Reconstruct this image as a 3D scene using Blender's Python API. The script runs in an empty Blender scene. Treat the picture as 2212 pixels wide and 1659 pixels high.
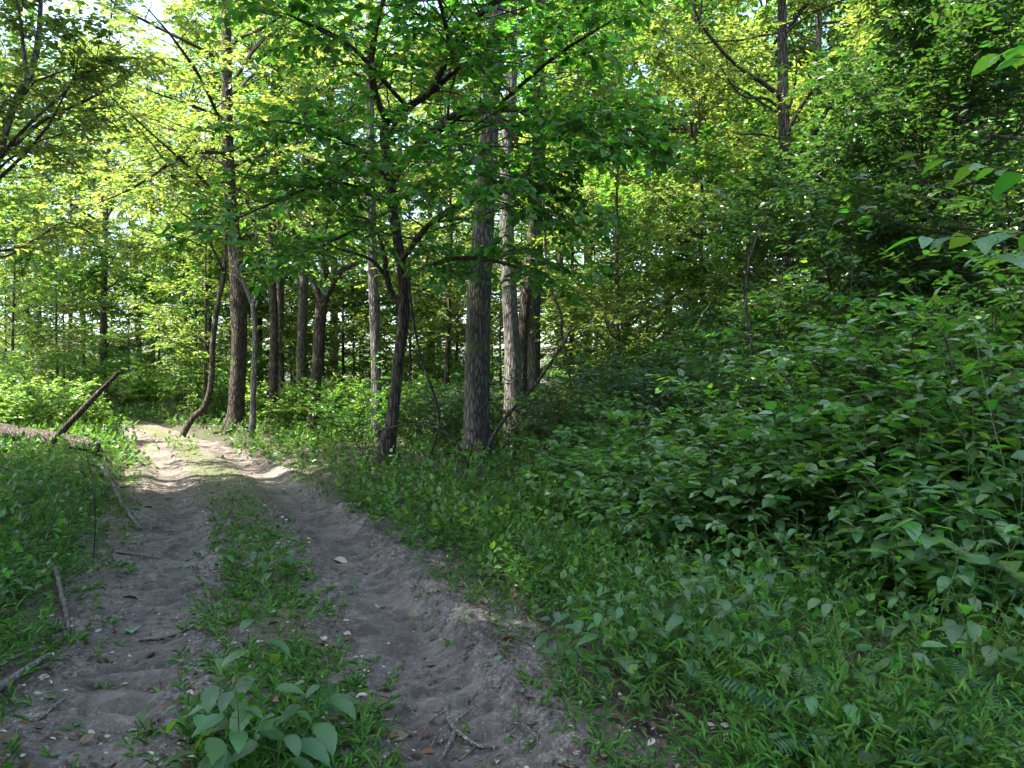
import bpy, math, random
import numpy as np
from mathutils import Vector, Matrix

# ------------------------------------------------------------------ camera, sky, sun, exposure
SC = bpy.context.scene
COL = SC.collection
CAM_H = 1.6
cam_d = bpy.data.cameras.new('camera')
cam = bpy.data.objects.new('camera', cam_d)
COL.objects.link(cam)
cam.location = (0, 0, CAM_H)
cam.rotation_euler = (math.radians(90), 0, 0)
cam_d.sensor_width = 36
cam_d.lens = 36 * 773 / 1024
cam_d.clip_start = 0.05
cam_d.clip_end = 2000
SC.camera = cam

SUN_AZ = math.radians(-104)      # clockwise from +Y (the view direction); negative = left
SUN_EL = math.radians(63)
world = bpy.data.worlds.new('World')
SC.world = world
world.use_nodes = True
wn = world.node_tree.nodes
wl = world.node_tree.links
sky = wn.new('ShaderNodeTexSky')
sky.sky_type = 'NISHITA'
sky.sun_disc = False
sky.sun_elevation = SUN_EL
sky.sun_rotation = SUN_AZ
sky.air_density = 1.0
sky.dust_density = 2.0
wn['Background'].inputs[1].default_value = 0.13
wl.new(sky.outputs[0], wn['Background'].inputs[0])

sun_d = bpy.data.lights.new('sun', 'SUN')
sun_d.energy = 4.2
sun_d.angle = math.radians(0.53)
sun_d.color = (1.0, 0.95, 0.86)
sun = bpy.data.objects.new('sun', sun_d)
COL.objects.link(sun)
sv = Vector((math.sin(SUN_AZ) * math.cos(SUN_EL), math.cos(SUN_AZ) * math.cos(SUN_EL), math.sin(SUN_EL)))
sun.rotation_euler = sv.to_track_quat('Z', 'Y').to_euler()
sun.location = sv * 60

SC.view_settings.view_transform = 'Standard'
SC.view_settings.look = 'None'
SC.view_settings.gamma = 1.0
SC.view_settings.use_curve_mapping = False
SC.view_settings.exposure = 2.7
SC.render.engine = 'CYCLES'
cy = SC.cycles
cy.max_bounces = 4
cy.diffuse_bounces = 1
cy.glossy_bounces = 2
cy.transmission_bounces = 4
cy.transparent_max_bounces = 4
cy.caustics_reflective = False
cy.caustics_refractive = False
cy.sample_clamp_indirect = 6
cy.use_adaptive_sampling = True
cy.adaptive_threshold = 0.025
cy.use_denoising = True
SC.render.filter_size = 1.1

# ------------------------------------------------------------------ mesh helpers
rng = np.random.default_rng(7)
UP = np.array([0, 0, 1.0])

def mk_mesh(name, V, FL, mats, smooth=True, uv=None, midx=None):
    """V (n,3); FL list of (m,k) int arrays; uv per vertex (n,2)."""
    V = np.asarray(V, dtype=np.float32)
    FL = [np.asarray(f, dtype=np.int32) for f in FL if len(f)]
    me = bpy.data.meshes.new(name)
    me.vertices.add(len(V))
    me.vertices.foreach_set('co', V.ravel())
    loops = np.concatenate([f.ravel() for f in FL])
    tot = np.concatenate([np.full(len(f), f.shape[1], np.int32) for f in FL])
    start = np.concatenate([[0], np.cumsum(tot)[:-1]]).astype(np.int32)
    me.loops.add(len(loops))
    me.loops.foreach_set('vertex_index', loops)
    me.polygons.add(len(tot))
    me.polygons.foreach_set('loop_start', start)
    me.polygons.foreach_set('loop_total', tot)
    me.polygons.foreach_set('use_smooth', np.full(len(tot), smooth))
    if midx is not None:
        me.polygons.foreach_set('material_index', np.asarray(midx, np.int32))
    if uv is not None:
        lay = me.uv_layers.new(name='UVMap')
        lay.data.foreach_set('uv', np.asarray(uv, np.float32)[loops].ravel())
    for m in (mats if isinstance(mats, (list, tuple)) else [mats]):
        me.materials.append(m)
    me.update(calc_edges=True)
    return me

def join(parts):
    """parts: list of (V, [F...]) -> one (V, [F...]) grouped by face size."""
    Vs, by, off = [], {}, 0
    for V, FL in parts:
        Vs.append(V)
        for f in FL:
            if len(f):
                by.setdefault(f.shape[1], []).append(f + off)
        off += len(V)
    return np.concatenate(Vs), [np.concatenate(x) for x in by.values()]

def thing(name, label, cat, loc=(0, 0, 0), rotz=0.0, scale=1.0, group=None):
    o = bpy.data.objects.new(name, None)
    COL.objects.link(o)
    o.empty_display_size = 0.2
    o.location = [float(c) for c in loc]
    o.rotation_euler = (0, 0, rotz)
    o.scale = (scale, scale, scale) if not isinstance(scale, (tuple, list)) else scale
    o['label'] = label
    o['category'] = cat
    if group:
        o['group'] = group
    return o

def part(name, me, parent=None, kind=None):
    o = bpy.data.objects.new(name, me)
    COL.objects.link(o)
    if parent is not None:
        o.parent = parent
    if kind:
        o['kind'] = kind
    return o

def solo(name, me, label, cat, loc=(0, 0, 0), rot=(0, 0, 0), group=None, kind=None):
    o = bpy.data.objects.new(name, me)
    COL.objects.link(o)
    o.location = [float(c) for c in loc]
    o.rotation_euler = rot
    o['label'] = label
    if cat:
        o['category'] = cat
    if group:
        o['group'] = group
    if kind:
        o['kind'] = kind
    return o

def nrm(a):
    return a / np.maximum(np.linalg.norm(a, axis=-1, keepdims=True), 1e-9)

# ------------------------------------------------------------------ numpy noise
def _hash(ix, iy, seed):
    h = (ix * 374761393 + iy * 668265263 + seed * 1442695041) & 0xFFFFFFFF
    h = ((h ^ (h >> 13)) * 1274126177) & 0xFFFFFFFF
    return ((h ^ (h >> 16)) & 0xFFFFFF) / float(0xFFFFFF)

def vnoise(x, y, seed=0):
    x = np.asarray(x, float); y = np.asarray(y, float)
    ix = np.floor(x).astype(np.int64); iy = np.floor(y).astype(np.int64)
    fx = x - ix; fy = y - iy
    fx = fx * fx * (3 - 2 * fx); fy = fy * fy * (3 - 2 * fy)
    a = _hash(ix, iy, seed); b = _hash(ix + 1, iy, seed)
    c = _hash(ix, iy + 1, seed); d = _hash(ix + 1, iy + 1, seed)
    return (a * (1 - fx) + b * fx) * (1 - fy) + (c * (1 - fx) + d * fx) * fy

def fbm(x, y, seed=0, octv=4, lac=2.1, gain=0.5):
    s = 0; a = 1; t = 0
    for i in range(octv):
        s = s + a * (vnoise(x, y, seed + i * 17) - 0.5)
        t += a
        a *= gain
        x = x * lac + 3.1; y = y * lac - 1.7
    return s / t * 2

def sstep(a, b, x):
    t = np.clip((x - a) / (b - a), 0, 1)
    return t * t * (3 - 2 * t)

# ------------------------------------------------------------------ terrain shape
_py = np.array([-8, 0, 3.47, 4.69, 6.36, 9.9, 15.7, 20.6, 33, 46, 70])
_px = np.array([1.4, -0.15, -1.07, -1.4, -2.0, -3.45, -6.2, -9.0, -16.2, -24, -40])
_pc = np.polyfit(_py, _px, 5, w=np.array([.3, .6, 3, 3, 3, 3, 2, 2, 1, .6, .2]))
_pd = np.polyder(_pc)

def xc(y):
    return np.polyval(_pc, np.clip(y, -8, 70))

def lat(x, y):
    s = np.polyval(_pd, np.clip(y, -8, 70))
    return (x - xc(y)) / np.sqrt(1 + s * s)

def hgt(x, y):
    x = np.asarray(x, float); y = np.asarray(y, float)
    t = lat(x, y)
    near = sstep(60, 30, np.hypot(x, y))
    z = 0.10 * fbm(x * 0.25, y * 0.25, 3, 3)
    z = z * sstep(0.8, 3.5, np.abs(t)) + 0.02 * fbm(x * 1.3, y * 1.3, 9, 3)
    # left bank
    amp = np.interp(y, [0, 4, 9, 14, 22, 30], [0.10, 0.14, 0.34, 0.36, 0.2, 0.1])
    z = z + amp * sstep(-1.25, -2.3, t)
    # right verge and slope
    z = z + 0.10 * sstep(1.1, 2.2, t)
    z = z + 0.165 * np.maximum(0, x - 2.2) * sstep(2, 8, y + x * 0.5)
    z = z + 0.06 * np.maximum(0, x - 9)
    # crest of the track and far rise
    z = z + 0.10 * sstep(20, 31, y) * sstep(2, -6, x)
    z = z + 0.05 * np.maximum(0, y - 42) + 0.04 * np.maximum(0, -x - 30)
    z = z + 0.4 * fbm(x * 0.05, y * 0.05, 21, 2) * sstep(20, 45, y)
    return z

def rut_profile(x, y, t):
    d = 0
    for c, w, dep in ((-0.78, 0.27, 0.075), (0.76, 0.30, 0.085)):
        d = d - dep * np.exp(-np.abs((t - c) / w) ** 3.2) * sstep(26, 16, y)
    d = d + 0.035 * np.exp(-((t - 1.2) / 0.16) ** 2) * (0.6 + 0.8 * vnoise(x * 2, y * 2, 5))
    d = d + 0.02 * np.exp(-((t + 1.2) / 0.18) ** 2)
    return d

PXF = 1670.0          # focal length in the pixels of a 2212-wide view of the place
def at(px, py, Y):
    return np.array([(px - 1106) / PXF * Y, Y, CAM_H + (829.5 - py) / PXF * Y])

def on_ground(px, py, lo=2.0, hi=60.0):
    ys = np.geomspace(lo, hi, 900)
    xs = (px - 1106) / PXF * ys
    zs = CAM_H + (829.5 - py) / PXF * ys
    below = np.nonzero(zs <= hgt(xs, ys))[0]
    k = below[0] if len(below) else -1
    return np.array([xs[k], ys[k], hgt(xs[k], ys[k])])

def gpos(px, Y):
    x = (px - 1106) / PXF * Y
    return np.array([x, Y, float(hgt(x, Y))])

# ------------------------------------------------------------------ materials
def new_mat(name):
    m = bpy.data.materials.new(name)
    m.use_nodes = True
    nt = m.node_tree
    nt.nodes.clear()
    out = nt.nodes.new('ShaderNodeOutputMaterial')
    return m, nt, out

def N(nt, typ, **kw):
    n = nt.nodes.new(typ)
    for k, v in kw.items():
        if k.startswith('i_'):
            key = k[2:]
            key = int(key) if key.isdigit() else key
            n.inputs[key].default_value = v
        else:
            setattr(n, k, v)
    return n

def ramp(nt, src, stops):
    r = nt.nodes.new('ShaderNodeValToRGB')
    e = r.color_ramp.elements
    e[0].position, e[0].color = stops[0][0], (*stops[0][1], 1)
    e[1].position, e[1].color = stops[-1][0], (*stops[-1][1], 1)
    for p, c in stops[1:-1]:
        q = e.new(p); q.color = (*c, 1)
    nt.links.new(src, r.inputs[0])
    return r.outputs[0]

def leaf_mat(name, base, trans, rough=0.42, mix=0.42, var=0.5, huev=0.03, spec=0.45, veins=False):
    m, nt, out = new_mat(name)
    L = nt.links.new
    geo = N(nt, 'ShaderNodeNewGeometry')
    oi = N(nt, 'ShaderNodeObjectInfo')
    add = N(nt, 'ShaderNodeMath', operation='ADD'); L(geo.outputs['Random Per Island'], add.inputs[0]); L(oi.outputs['Random'], add.inputs[1])
    fr = N(nt, 'ShaderNodeMath', operation='FRACT'); L(add.outputs[0], fr.inputs[0])
    w2 = N(nt, 'ShaderNodeMath', operation='MULTIPLY', i_1=7.31); L(add.outputs[0], w2.inputs[0])
    fr2 = N(nt, 'ShaderNodeMath', operation='FRACT'); L(w2.outputs[0], fr2.inputs[0])
    hue = N(nt, 'ShaderNodeMapRange', i_3=0.5 - huev, i_4=0.5 + huev); L(fr.outputs[0], hue.inputs[0])
    val = N(nt, 'ShaderNodeMapRange', i_3=1 - var * 0.6, i_4=1 + var); L(fr2.outputs[0], val.inputs[0])
    def tint(c):
        h = N(nt, 'ShaderNodeHueSaturation'); h.inputs['Color'].default_value = (*c, 1)
        L(hue.outputs[0], h.inputs['Hue']); L(val.outputs[0], h.inputs['Value'])
        return h
    hb, ht = tint(base), tint(trans)
    p = N(nt, 'ShaderNodeBsdfPrincipled')
    p.inputs['Roughness'].default_value = rough
    p.inputs['Specular IOR Level'].default_value = spec
    colb = hb.outputs[0]
    if veins:
        uvn = N(nt, 'ShaderNodeUVMap')
        sep = N(nt, 'ShaderNodeSeparateXYZ'); L(uvn.outputs[0], sep.inputs[0])
        av = N(nt, 'ShaderNodeMath', operation='ABSOLUTE'); L(sep.outputs[1], av.inputs[0])
        sk = N(nt, 'ShaderNodeMath', operation='MULTIPLY_ADD', i_1=-0.55); L(av.outputs[0], sk.inputs[0]); L(sep.outputs[0], sk.inputs[2])
        fq = N(nt, 'ShaderNodeMath', operation='MULTIPLY', i_1=46.0); L(sk.outputs[0], fq.inputs[0])
        sn = N(nt, 'ShaderNodeMath', operation='SINE'); L(fq.outputs[0], sn.inputs[0])
        pw = N(nt, 'ShaderNodeMapRange', i_1=0.7, i_2=1.0, i_3=0.0, i_4=0.28); L(sn.outputs[0], pw.inputs[0])
        md = N(nt, 'ShaderNodeMapRange', i_1=0.0, i_2=0.05, i_3=0.6, i_4=0.0); L(av.outputs[0], md.inputs[0])
        mx = N(nt, 'ShaderNodeMath', operation='MAXIMUM'); L(pw.outputs[0], mx.inputs[0]); L(md.outputs[0], mx.inputs[1])
        mc = N(nt, 'ShaderNodeMixRGB', blend_type='MIX'); L(mx.outputs[0], mc.inputs[0]); L(colb, mc.inputs[1])
        mc.inputs[2].default_value = (base[0] * 1.9, base[1] * 1.6, base[2] * 2.0, 1)
        colb = mc.outputs[0]
        nz = N(nt, 'ShaderNodeTexNoise', i_Scale=140.0)
        sm = N(nt, 'ShaderNodeMath', operation='MULTIPLY_ADD', i_1=0.6); L(nz.outputs[0], sm.inputs[0]); L(sn.outputs[0], sm.inputs[2])
        bp = N(nt, 'ShaderNodeBump', i_Strength=0.35, i_Distance=0.002); L(sm.outputs[0], bp.inputs['Height']); L(bp.outputs[0], p.inputs['Normal'])
    L(colb, p.inputs['Base Color'])
    tr = N(nt, 'ShaderNodeBsdfTranslucent'); L(ht.outputs[0], tr.inputs[0])
    ms = N(nt, 'ShaderNodeMixShader', i_0=mix); L(p.outputs[0], ms.inputs[1]); L(tr.outputs[0], ms.inputs[2])
    L(ms.outputs[0], out.inputs[0])
    return m

def bark_mat(name, c1, c2, zscale=0.18, scale=9.0, bump=0.9, moss=0.0, rough=0.9):
    m, nt, out = new_mat(name)
    L = nt.links.new
    tc = N(nt, 'ShaderNodeTexCoord')
    mp = N(nt, 'ShaderNodeMapping'); mp.inputs['Scale'].default_value = (1, 1, zscale)
    L(tc.outputs['Object'], mp.inputs[0])
    wz = N(nt, 'ShaderNodeTexNoise', i_Scale=scale * 0.7, i_Detail=3.0)
    L(mp.outputs[0], wz.inputs['Vector'])
    mxv = N(nt, 'ShaderNodeMixRGB', blend_type='ADD', i_0=0.12); L(mp.outputs[0], mxv.inputs[1]); L(wz.outputs['Color'], mxv.inputs[2])
    vo = N(nt, 'ShaderNodeTexVoronoi', feature='DISTANCE_TO_EDGE', i_Scale=scale * 2.2)
    L(mxv.outputs[0], vo.inputs['Vector'])
    nz = N(nt, 'ShaderNodeTexNoise', i_Scale=scale * 3, i_Detail=6.0, i_Roughness=0.65)
    L(mp.outputs[0], nz.inputs['Vector'])
    big = N(nt, 'ShaderNodeTexNoise', i_Scale=1.6, i_Detail=3.0)
    L(tc.outputs['Object'], big.inputs['Vector'])
    ed = N(nt, 'ShaderNodeMapRange', i_1=0.0, i_2=0.25); L(vo.outputs[0], ed.inputs[0])
    hh = N(nt, 'ShaderNodeMath', operation='MULTIPLY_ADD', i_1=0.6); L(nz.outputs[0], hh.inputs[0]); L(ed.outputs[0], hh.inputs[2])
    hs = N(nt, 'ShaderNodeMapRange', i_1=0.2, i_2=1.5); L(hh.outputs[0], hs.inputs[0])
    col = ramp(nt, hs.outputs[0], [(0.0, tuple(v * 0.45 for v in c1)), (0.45, c1), (1.0, c2)])
    if moss > 0:
        mk = N(nt, 'ShaderNodeMapRange', i_1=0.62 - moss * 0.2, i_2=0.72 - moss * 0.2); L(big.outputs[0], mk.inputs[0])
        mm = N(nt, 'ShaderNodeMixRGB', blend_type='MIX'); L(mk.outputs[0], mm.inputs[0]); L(col, mm.inputs[1]); mm.inputs[2].default_value = (0.075, 0.10, 0.03, 1)
        col = mm.outputs[0]
    p = N(nt, 'ShaderNodeBsdfPrincipled'); p.inputs['Roughness'].default_value = rough
    p.inputs['Specular IOR Level'].default_value = 0.25
    L(col, p.inputs['Base Color'])
    bp = N(nt, 'ShaderNodeBump', i_Strength=bump, i_Distance=0.03); L(hh.outputs[0], bp.inputs['Height']); L(bp.outputs[0], p.inputs['Normal'])
    L(p.outputs[0], out.inputs[0])
    return m

M = {}
M['canopy'] = leaf_mat('canopy_leaf', (0.050, 0.115, 0.022), (0.15, 0.34, 0.03), rough=0.40, mix=0.46, var=0.7, huev=0.035)
M['canopy_yellow'] = leaf_mat('canopy_leaf_yellow', (0.080, 0.122, 0.026), (0.25, 0.35, 0.045), rough=0.38, mix=0.46, var=0.7, huev=0.035)
M['deep'] = leaf_mat('deep_green_leaf', (0.045, 0.115, 0.022), (0.12, 0.33, 0.022), rough=0.38, mix=0.46, var=0.8, huev=0.035)
M['dark'] = leaf_mat('shade_toned_shrub_leaf', (0.032, 0.075, 0.018), (0.08, 0.20, 0.018), rough=0.33, mix=0.32, spec=0.6)  # leaf colour lowered to stand in for deep shade in the understorey
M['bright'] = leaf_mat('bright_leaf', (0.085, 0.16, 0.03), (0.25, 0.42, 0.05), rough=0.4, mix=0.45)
M['nettle'] = leaf_mat('nettle_leaf', (0.046, 0.108, 0.030), (0.15, 0.42, 0.02), rough=0.31, mix=0.33, spec=0.75, veins=True, var=0.6, huev=0.03)
M['shrub_leaf'] = leaf_mat('shrub_leaf', (0.052, 0.115, 0.027), (0.14, 0.38, 0.02), rough=0.30, mix=0.33, spec=0.75, veins=True, var=0.75, huev=0.035)
M['grass'] = leaf_mat('stiltgrass_leaf', (0.056, 0.128, 0.024), (0.12, 0.30, 0.022), rough=0.42, mix=0.24, huev=0.03, var=0.9, spec=0.22)
M['cover'] = leaf_mat('ground_cover_leaf', (0.050, 0.105, 0.020), (0.14, 0.29, 0.018), rough=0.40, mix=0.28, var=0.9, spec=0.3)
M['fern'] = leaf_mat('fern_leaf', (0.035, 0.095, 0.035), (0.08, 0.24, 0.03), rough=0.42, mix=0.3)
M['litter'] = leaf_mat('dead_leaf', (0.11, 0.072, 0.045), (0.12, 0.07, 0.03), rough=0.75, mix=0.15, var=0.7, huev=0.025, spec=0.2)
M['pale_litter'] = leaf_mat('pale_dead_leaf', (0.38, 0.33, 0.26), (0.3, 0.25, 0.15), rough=0.75, mix=0.12, var=0.4, spec=0.2)
M['rust_litter'] = leaf_mat('rust_dead_leaf', (0.17, 0.07, 0.035), (0.2, 0.07, 0.02), rough=0.7, mix=0.2, var=0.3, spec=0.2)
M['green_litter'] = leaf_mat('fresh_fallen_leaf', (0.10, 0.22, 0.09), (0.1, 0.3, 0.05), rough=0.5, mix=0.2, var=0.1, veins=True)
M['stem'] = leaf_mat('green_stem', (0.07, 0.12, 0.035), (0.1, 0.2, 0.03), rough=0.5, mix=0.1)
M['bark_grey'] = bark_mat('grey_furrowed_bark', (0.075, 0.060, 0.047), (0.185, 0.158, 0.132), moss=0.3)
M['bark_dark'] = bark_mat('dark_brown_bark', (0.05, 0.038, 0.028), (0.13, 0.10, 0.075), moss=0.25)
M['bark_pale'] = bark_mat('pale_grey_bark', (0.10, 0.088, 0.073), (0.23, 0.205, 0.175), moss=0.1, bump=0.6)
M['bark_red'] = bark_mat('reddish_bark', (0.24, 0.13, 0.075), (0.42, 0.26, 0.16), bump=0.6)
M['twig'] = bark_mat('twig_bark', (0.055, 0.042, 0.030), (0.12, 0.095, 0.07), scale=14, bump=0.3)
M['rot'] = bark_mat('rotten_red_wood', (0.075, 0.056, 0.043), (0.22, 0.18, 0.145), zscale=0.08, scale=14, bump=1.0)
M['deadwood'] = bark_mat('weathered_dead_wood', (0.11, 0.092, 0.074), (0.34, 0.30, 0.25), zscale=0.1, scale=24, bump=0.4)

def soil_mat(name, path=False):
    m, nt, out = new_mat(name)
    L = nt.links.new
    tc = N(nt, 'ShaderNodeTexCoord')
    n1 = N(nt, 'ShaderNodeTexNoise', i_Scale=0.9, i_Detail=5.0); L(tc.outputs['Object'], n1.inputs['Vector'])
    n2 = N(nt, 'ShaderNodeTexNoise', i_Scale=14.0, i_Detail=8.0, i_Roughness=0.7); L(tc.outputs['Object'], n2.inputs['Vector'])
    n3 = N(nt, 'ShaderNodeTexNoise', i_Scale=70.0, i_Detail=6.0, i_Roughness=0.7); L(tc.outputs['Object'], n3.inputs['Vector'])
    mx = N(nt, 'ShaderNodeMath', operation='MULTIPLY_ADD', i_1=0.55); L(n2.outputs[0], mx.inputs[0])
    h1 = N(nt, 'ShaderNodeMath', operation='MULTIPLY', i_1=0.45); L(n3.outputs[0], h1.inputs[0]); L(h1.outputs[0], mx.inputs[2])
    if path:
        col = ramp(nt, mx.outputs[0], [(0.40, (0.042, 0.034, 0.028)), (0.475, (0.10, 0.081, 0.065)), (0.53, (0.155, 0.131, 0.110)), (0.61, (0.31, 0.275, 0.24))])
        wm = N(nt, 'ShaderNodeMixRGB', blend_type='MULTIPLY'); wm.inputs[0].default_value = 0.8
        L(col, wm.inputs[1]); L(ramp(nt, n1.outputs[0], [(0.38, (0.5, 0.45, 0.40)), (0.58, (1.0, 0.98, 0.95))]), wm.inputs[2])
        col = wm.outputs[0]
        ar = N(nt, 'ShaderNodeAttribute', attribute_name='rut')
        rf = N(nt, 'ShaderNodeMath', operation='MULTIPLY', i_1=0.5); L(ar.outputs['Fac'], rf.inputs[0])
        n5 = N(nt, 'ShaderNodeTexNoise', i_Scale=5.0, i_Detail=4.0); L(tc.outputs['Object'], n5.inputs['Vector'])
        rm = N(nt, 'ShaderNodeMixRGB'); L(rf.outputs[0], rm.inputs[0]); L(col, rm.inputs[1])
        L(ramp(nt, n5.outputs[0], [(0.35, (0.062, 0.048, 0.037)), (0.65, (0.150, 0.125, 0.103))]), rm.inputs[2])
        col = rm.outputs[0]
        n4 = N(nt, 'ShaderNodeTexNoise', i_Scale=2.1, i_Detail=6.0, i_Roughness=0.65); L(tc.outputs['Object'], n4.inputs['Vector'])
        at_ = N(nt, 'ShaderNodeAttribute', attribute_name='moss')
        s = N(nt, 'ShaderNodeMath', operation='MULTIPLY'); L(n4.outputs[0], s.inputs[0]); L(at_.outputs['Fac'], s.inputs[1])
        mk = N(nt, 'ShaderNodeMapRange', i_1=0.45, i_2=0.66, i_4=0.75); L(s.outputs[0], mk.inputs[0])
        mm = N(nt, 'ShaderNodeMixRGB'); L(mk.outputs[0], mm.inputs[0]); L(col, mm.inputs[1])
        L(ramp(nt, n3.outputs[0], [(0.3, (0.03, 0.045, 0.012)), (0.7, (0.10, 0.115, 0.03))]), mm.inputs[2])
        col = mm.outputs[0]
    else:
        col = ramp(nt, mx.outputs[0], [(0.32, (0.022, 0.017, 0.011)), (0.5, (0.05, 0.037, 0.025)), (0.72, (0.11, 0.085, 0.058))])
        gm = N(nt, 'ShaderNodeMapRange', i_1=0.40, i_2=0.62, i_4=0.6); L(n1.outputs[0], gm.inputs[0])
        mm = N(nt, 'ShaderNodeMixRGB'); L(gm.outputs[0], mm.inputs[0]); L(col, mm.inputs[1]); mm.inputs[2].default_value = (0.035, 0.055, 0.016, 1)
        col = mm.outputs[0]
    p = N(nt, 'ShaderNodeBsdfPrincipled'); p.inputs['Roughness'].default_value = 0.85
    p.inputs['Specular IOR Level'].default_value = 0.3
    L(col, p.inputs['Base Color'])
    if path:
        L(ramp(nt, n2.outputs[0], [(0.35, (0.62, 0.62, 0.62)), (0.65, (0.95, 0.95, 0.95))]), p.inputs['Roughness'])
    bp = N(nt, 'ShaderNodeBump', i_Strength=1.0, i_Distance=0.022 if path else 0.03); L(mx.outputs[0], bp.inputs['Height']); L(bp.outputs[0], p.inputs['Normal'])
    if path:
        bs = N(nt, 'ShaderNodeMapRange', i_3=0.9, i_4=0.6); L(ar.outputs['Fac'], bs.inputs[0]); L(bs.outputs[0], bp.inputs['Strength'])
    L(p.outputs[0], out.inputs[0])
    return m
M['ground'] = soil_mat('forest_floor_soil')
M['path'] = soil_mat('dirt_track_soil', True)

# ------------------------------------------------------------------ ground and dirt track
def spaced(lim, n, k):
    u = np.linspace(-1, 1, n)
    return np.sinh(u * k) / np.sinh(k) * lim
gx = spaced(400, 220, 5.2)
gy = spaced(400, 220, 5.2) + 8
GX, GY = np.meshgrid(gx, gy)
GT = lat(GX, GY)
GZ = hgt(GX, GY)
on = sstep(1.8, 1.5, np.abs(GT) + np.interp(GY, [6, 11, 18, 25, 34], [0, 0.08, 0.40, 0.75, 1.4])) * sstep(1.0, 2.0, GY) * sstep(47, 45, GY)
GZ = GZ - 0.16 * on
nx_, ny_ = len(gx), len(gy)
ii = (np.arange(ny_ - 1)[:, None] * nx_ + np.arange(nx_ - 1)[None]).ravel()
gq = np.stack([ii, ii + 1, ii + nx_ + 1, ii + nx_], 1)
me = mk_mesh('ground', np.stack([GX, GY, GZ], -1).reshape(-1, 3), [gq], M['ground'])
o = part('ground', me, kind='structure')
o['label'] = 'dark leafy soil of the forest floor either side of the track'

rows = np.exp(np.arange(math.log(1.6), math.log(46), 0.0043))
cols = np.linspace(-1.85, 1.85, 230)
PT, PY0 = np.meshgrid(cols, rows)
ps = np.polyval(_pd, PY0); pn = 1 / np.sqrt(1 + ps * ps)
PX = xc(PY0) + PT * pn
PY = PY0 - PT * ps * pn
arc = np.concatenate([[0], np.cumsum(np.hypot(np.diff(rows), np.diff(xc(rows))))])[:, None] + 0 * PT
PZ = hgt(PX, PY) + rut_profile(PX, PY, PT)
detail = 0
rutm = np.exp(-np.abs((PT + 0.78) / 0.26) ** 4) + np.exp(-np.abs((PT - 0.76) / 0.29) ** 4)
wob = 1.3 * fbm(PX * 1.1, PY * 1.1, 31, 3) + 0.35 * np.abs(np.abs(PT) - 0.76)
ph = arc / 0.17 + wob
saw = ph - np.floor(ph)
lug = np.where(saw < 0.14, saw / 0.14, 1 - 0.85 * ((saw - 0.14) / 0.86) ** 1.6)
lugamp = (0.25 + 0.75 * sstep(0.25, 0.65, vnoise(PX * 2.1, PY * 1.7, 46))) * (0.6 + 0.8 * vnoise(PX * 9, PY * 9, 47)) * sstep(14, 8, PY)
detail = detail + rutm * lug * 0.075 * lugamp
cl = fbm(PX * 9, PY * 9, 51, 4)
detail = detail + (1 - 0.75 * rutm) * (0.010 * cl + 0.014 * np.maximum(0, fbm(PX * 4.5, PY * 4.5, 61, 3)) ** 1.0)
detail = detail + 0.030 * np.abs(fbm(PX * 24, PY * 24, 71, 3)) * (1 - 0.7 * rutm)
berm = np.exp(-((PT - 1.12) / 0.17) ** 2) * sstep(12, 8, PY)
detail = detail + berm * 0.06 * np.abs(fbm(PX * 6, PY * 6, 81, 4)) ** 0.8 * 1.6
detail = detail + 0.006 * rutm * fbm(PX * 16, PY * 7, 91, 3)
PZ = PZ + detail - 0.13 * sstep(1.5, 1.85, np.abs(PT) + 0.16 * fbm(PX * 2.2, PY * 2.2, 95, 3) + np.interp(PY, [6, 11, 18, 25, 34], [0, 0.1, 0.45, 0.8, 1.4]))
nc, nr = len(cols), len(rows)
ii = (np.arange(nr - 1)[:, None] * nc + np.arange(nc - 1)[None]).ravel()
pq = np.stack([ii, ii + 1, ii + nc + 1, ii + nc], 1)
me = mk_mesh('dirt_track', np.stack([PX, PY, PZ], -1).reshape(-1, 3), [pq], M['path'], smooth=False)
ma = me.attributes.new('moss', 'FLOAT', 'POINT')
mossv = np.clip(0.95 * sstep(0.95, 1.35, np.abs(PT) + 0.5 * fbm(PX * 1.3, PY * 1.3, 97, 3)) + 1.5 * np.exp(-((PT + 0.25 * fbm(PX * 2.5, PY * 2.5, 99, 3)) / 0.40) ** 2) + 0.55 * sstep(8, 12, PY) * sstep(16, 13, PY) - 0.55 * rutm, 0, 1.4)
ma.data.foreach_set('value', mossv.astype(np.float32).ravel())
mr = me.attributes.new('rut', 'FLOAT', 'POINT')
mr.data.foreach_set('value', np.clip(rutm * (0.75 + 0.5 * vnoise(PX * 3, PY * 3, 333)) * sstep(16, 10, PY), 0, 1).astype(np.float32).ravel())
o = part('dirt_track', me, kind='structure')
o['label'] = 'rutted grey brown dirt track with tyre tread marks'

def path_z(x, y):
    t = lat(x, y)
    return float(hgt(x, y) + rut_profile(x, y, t))

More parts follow.
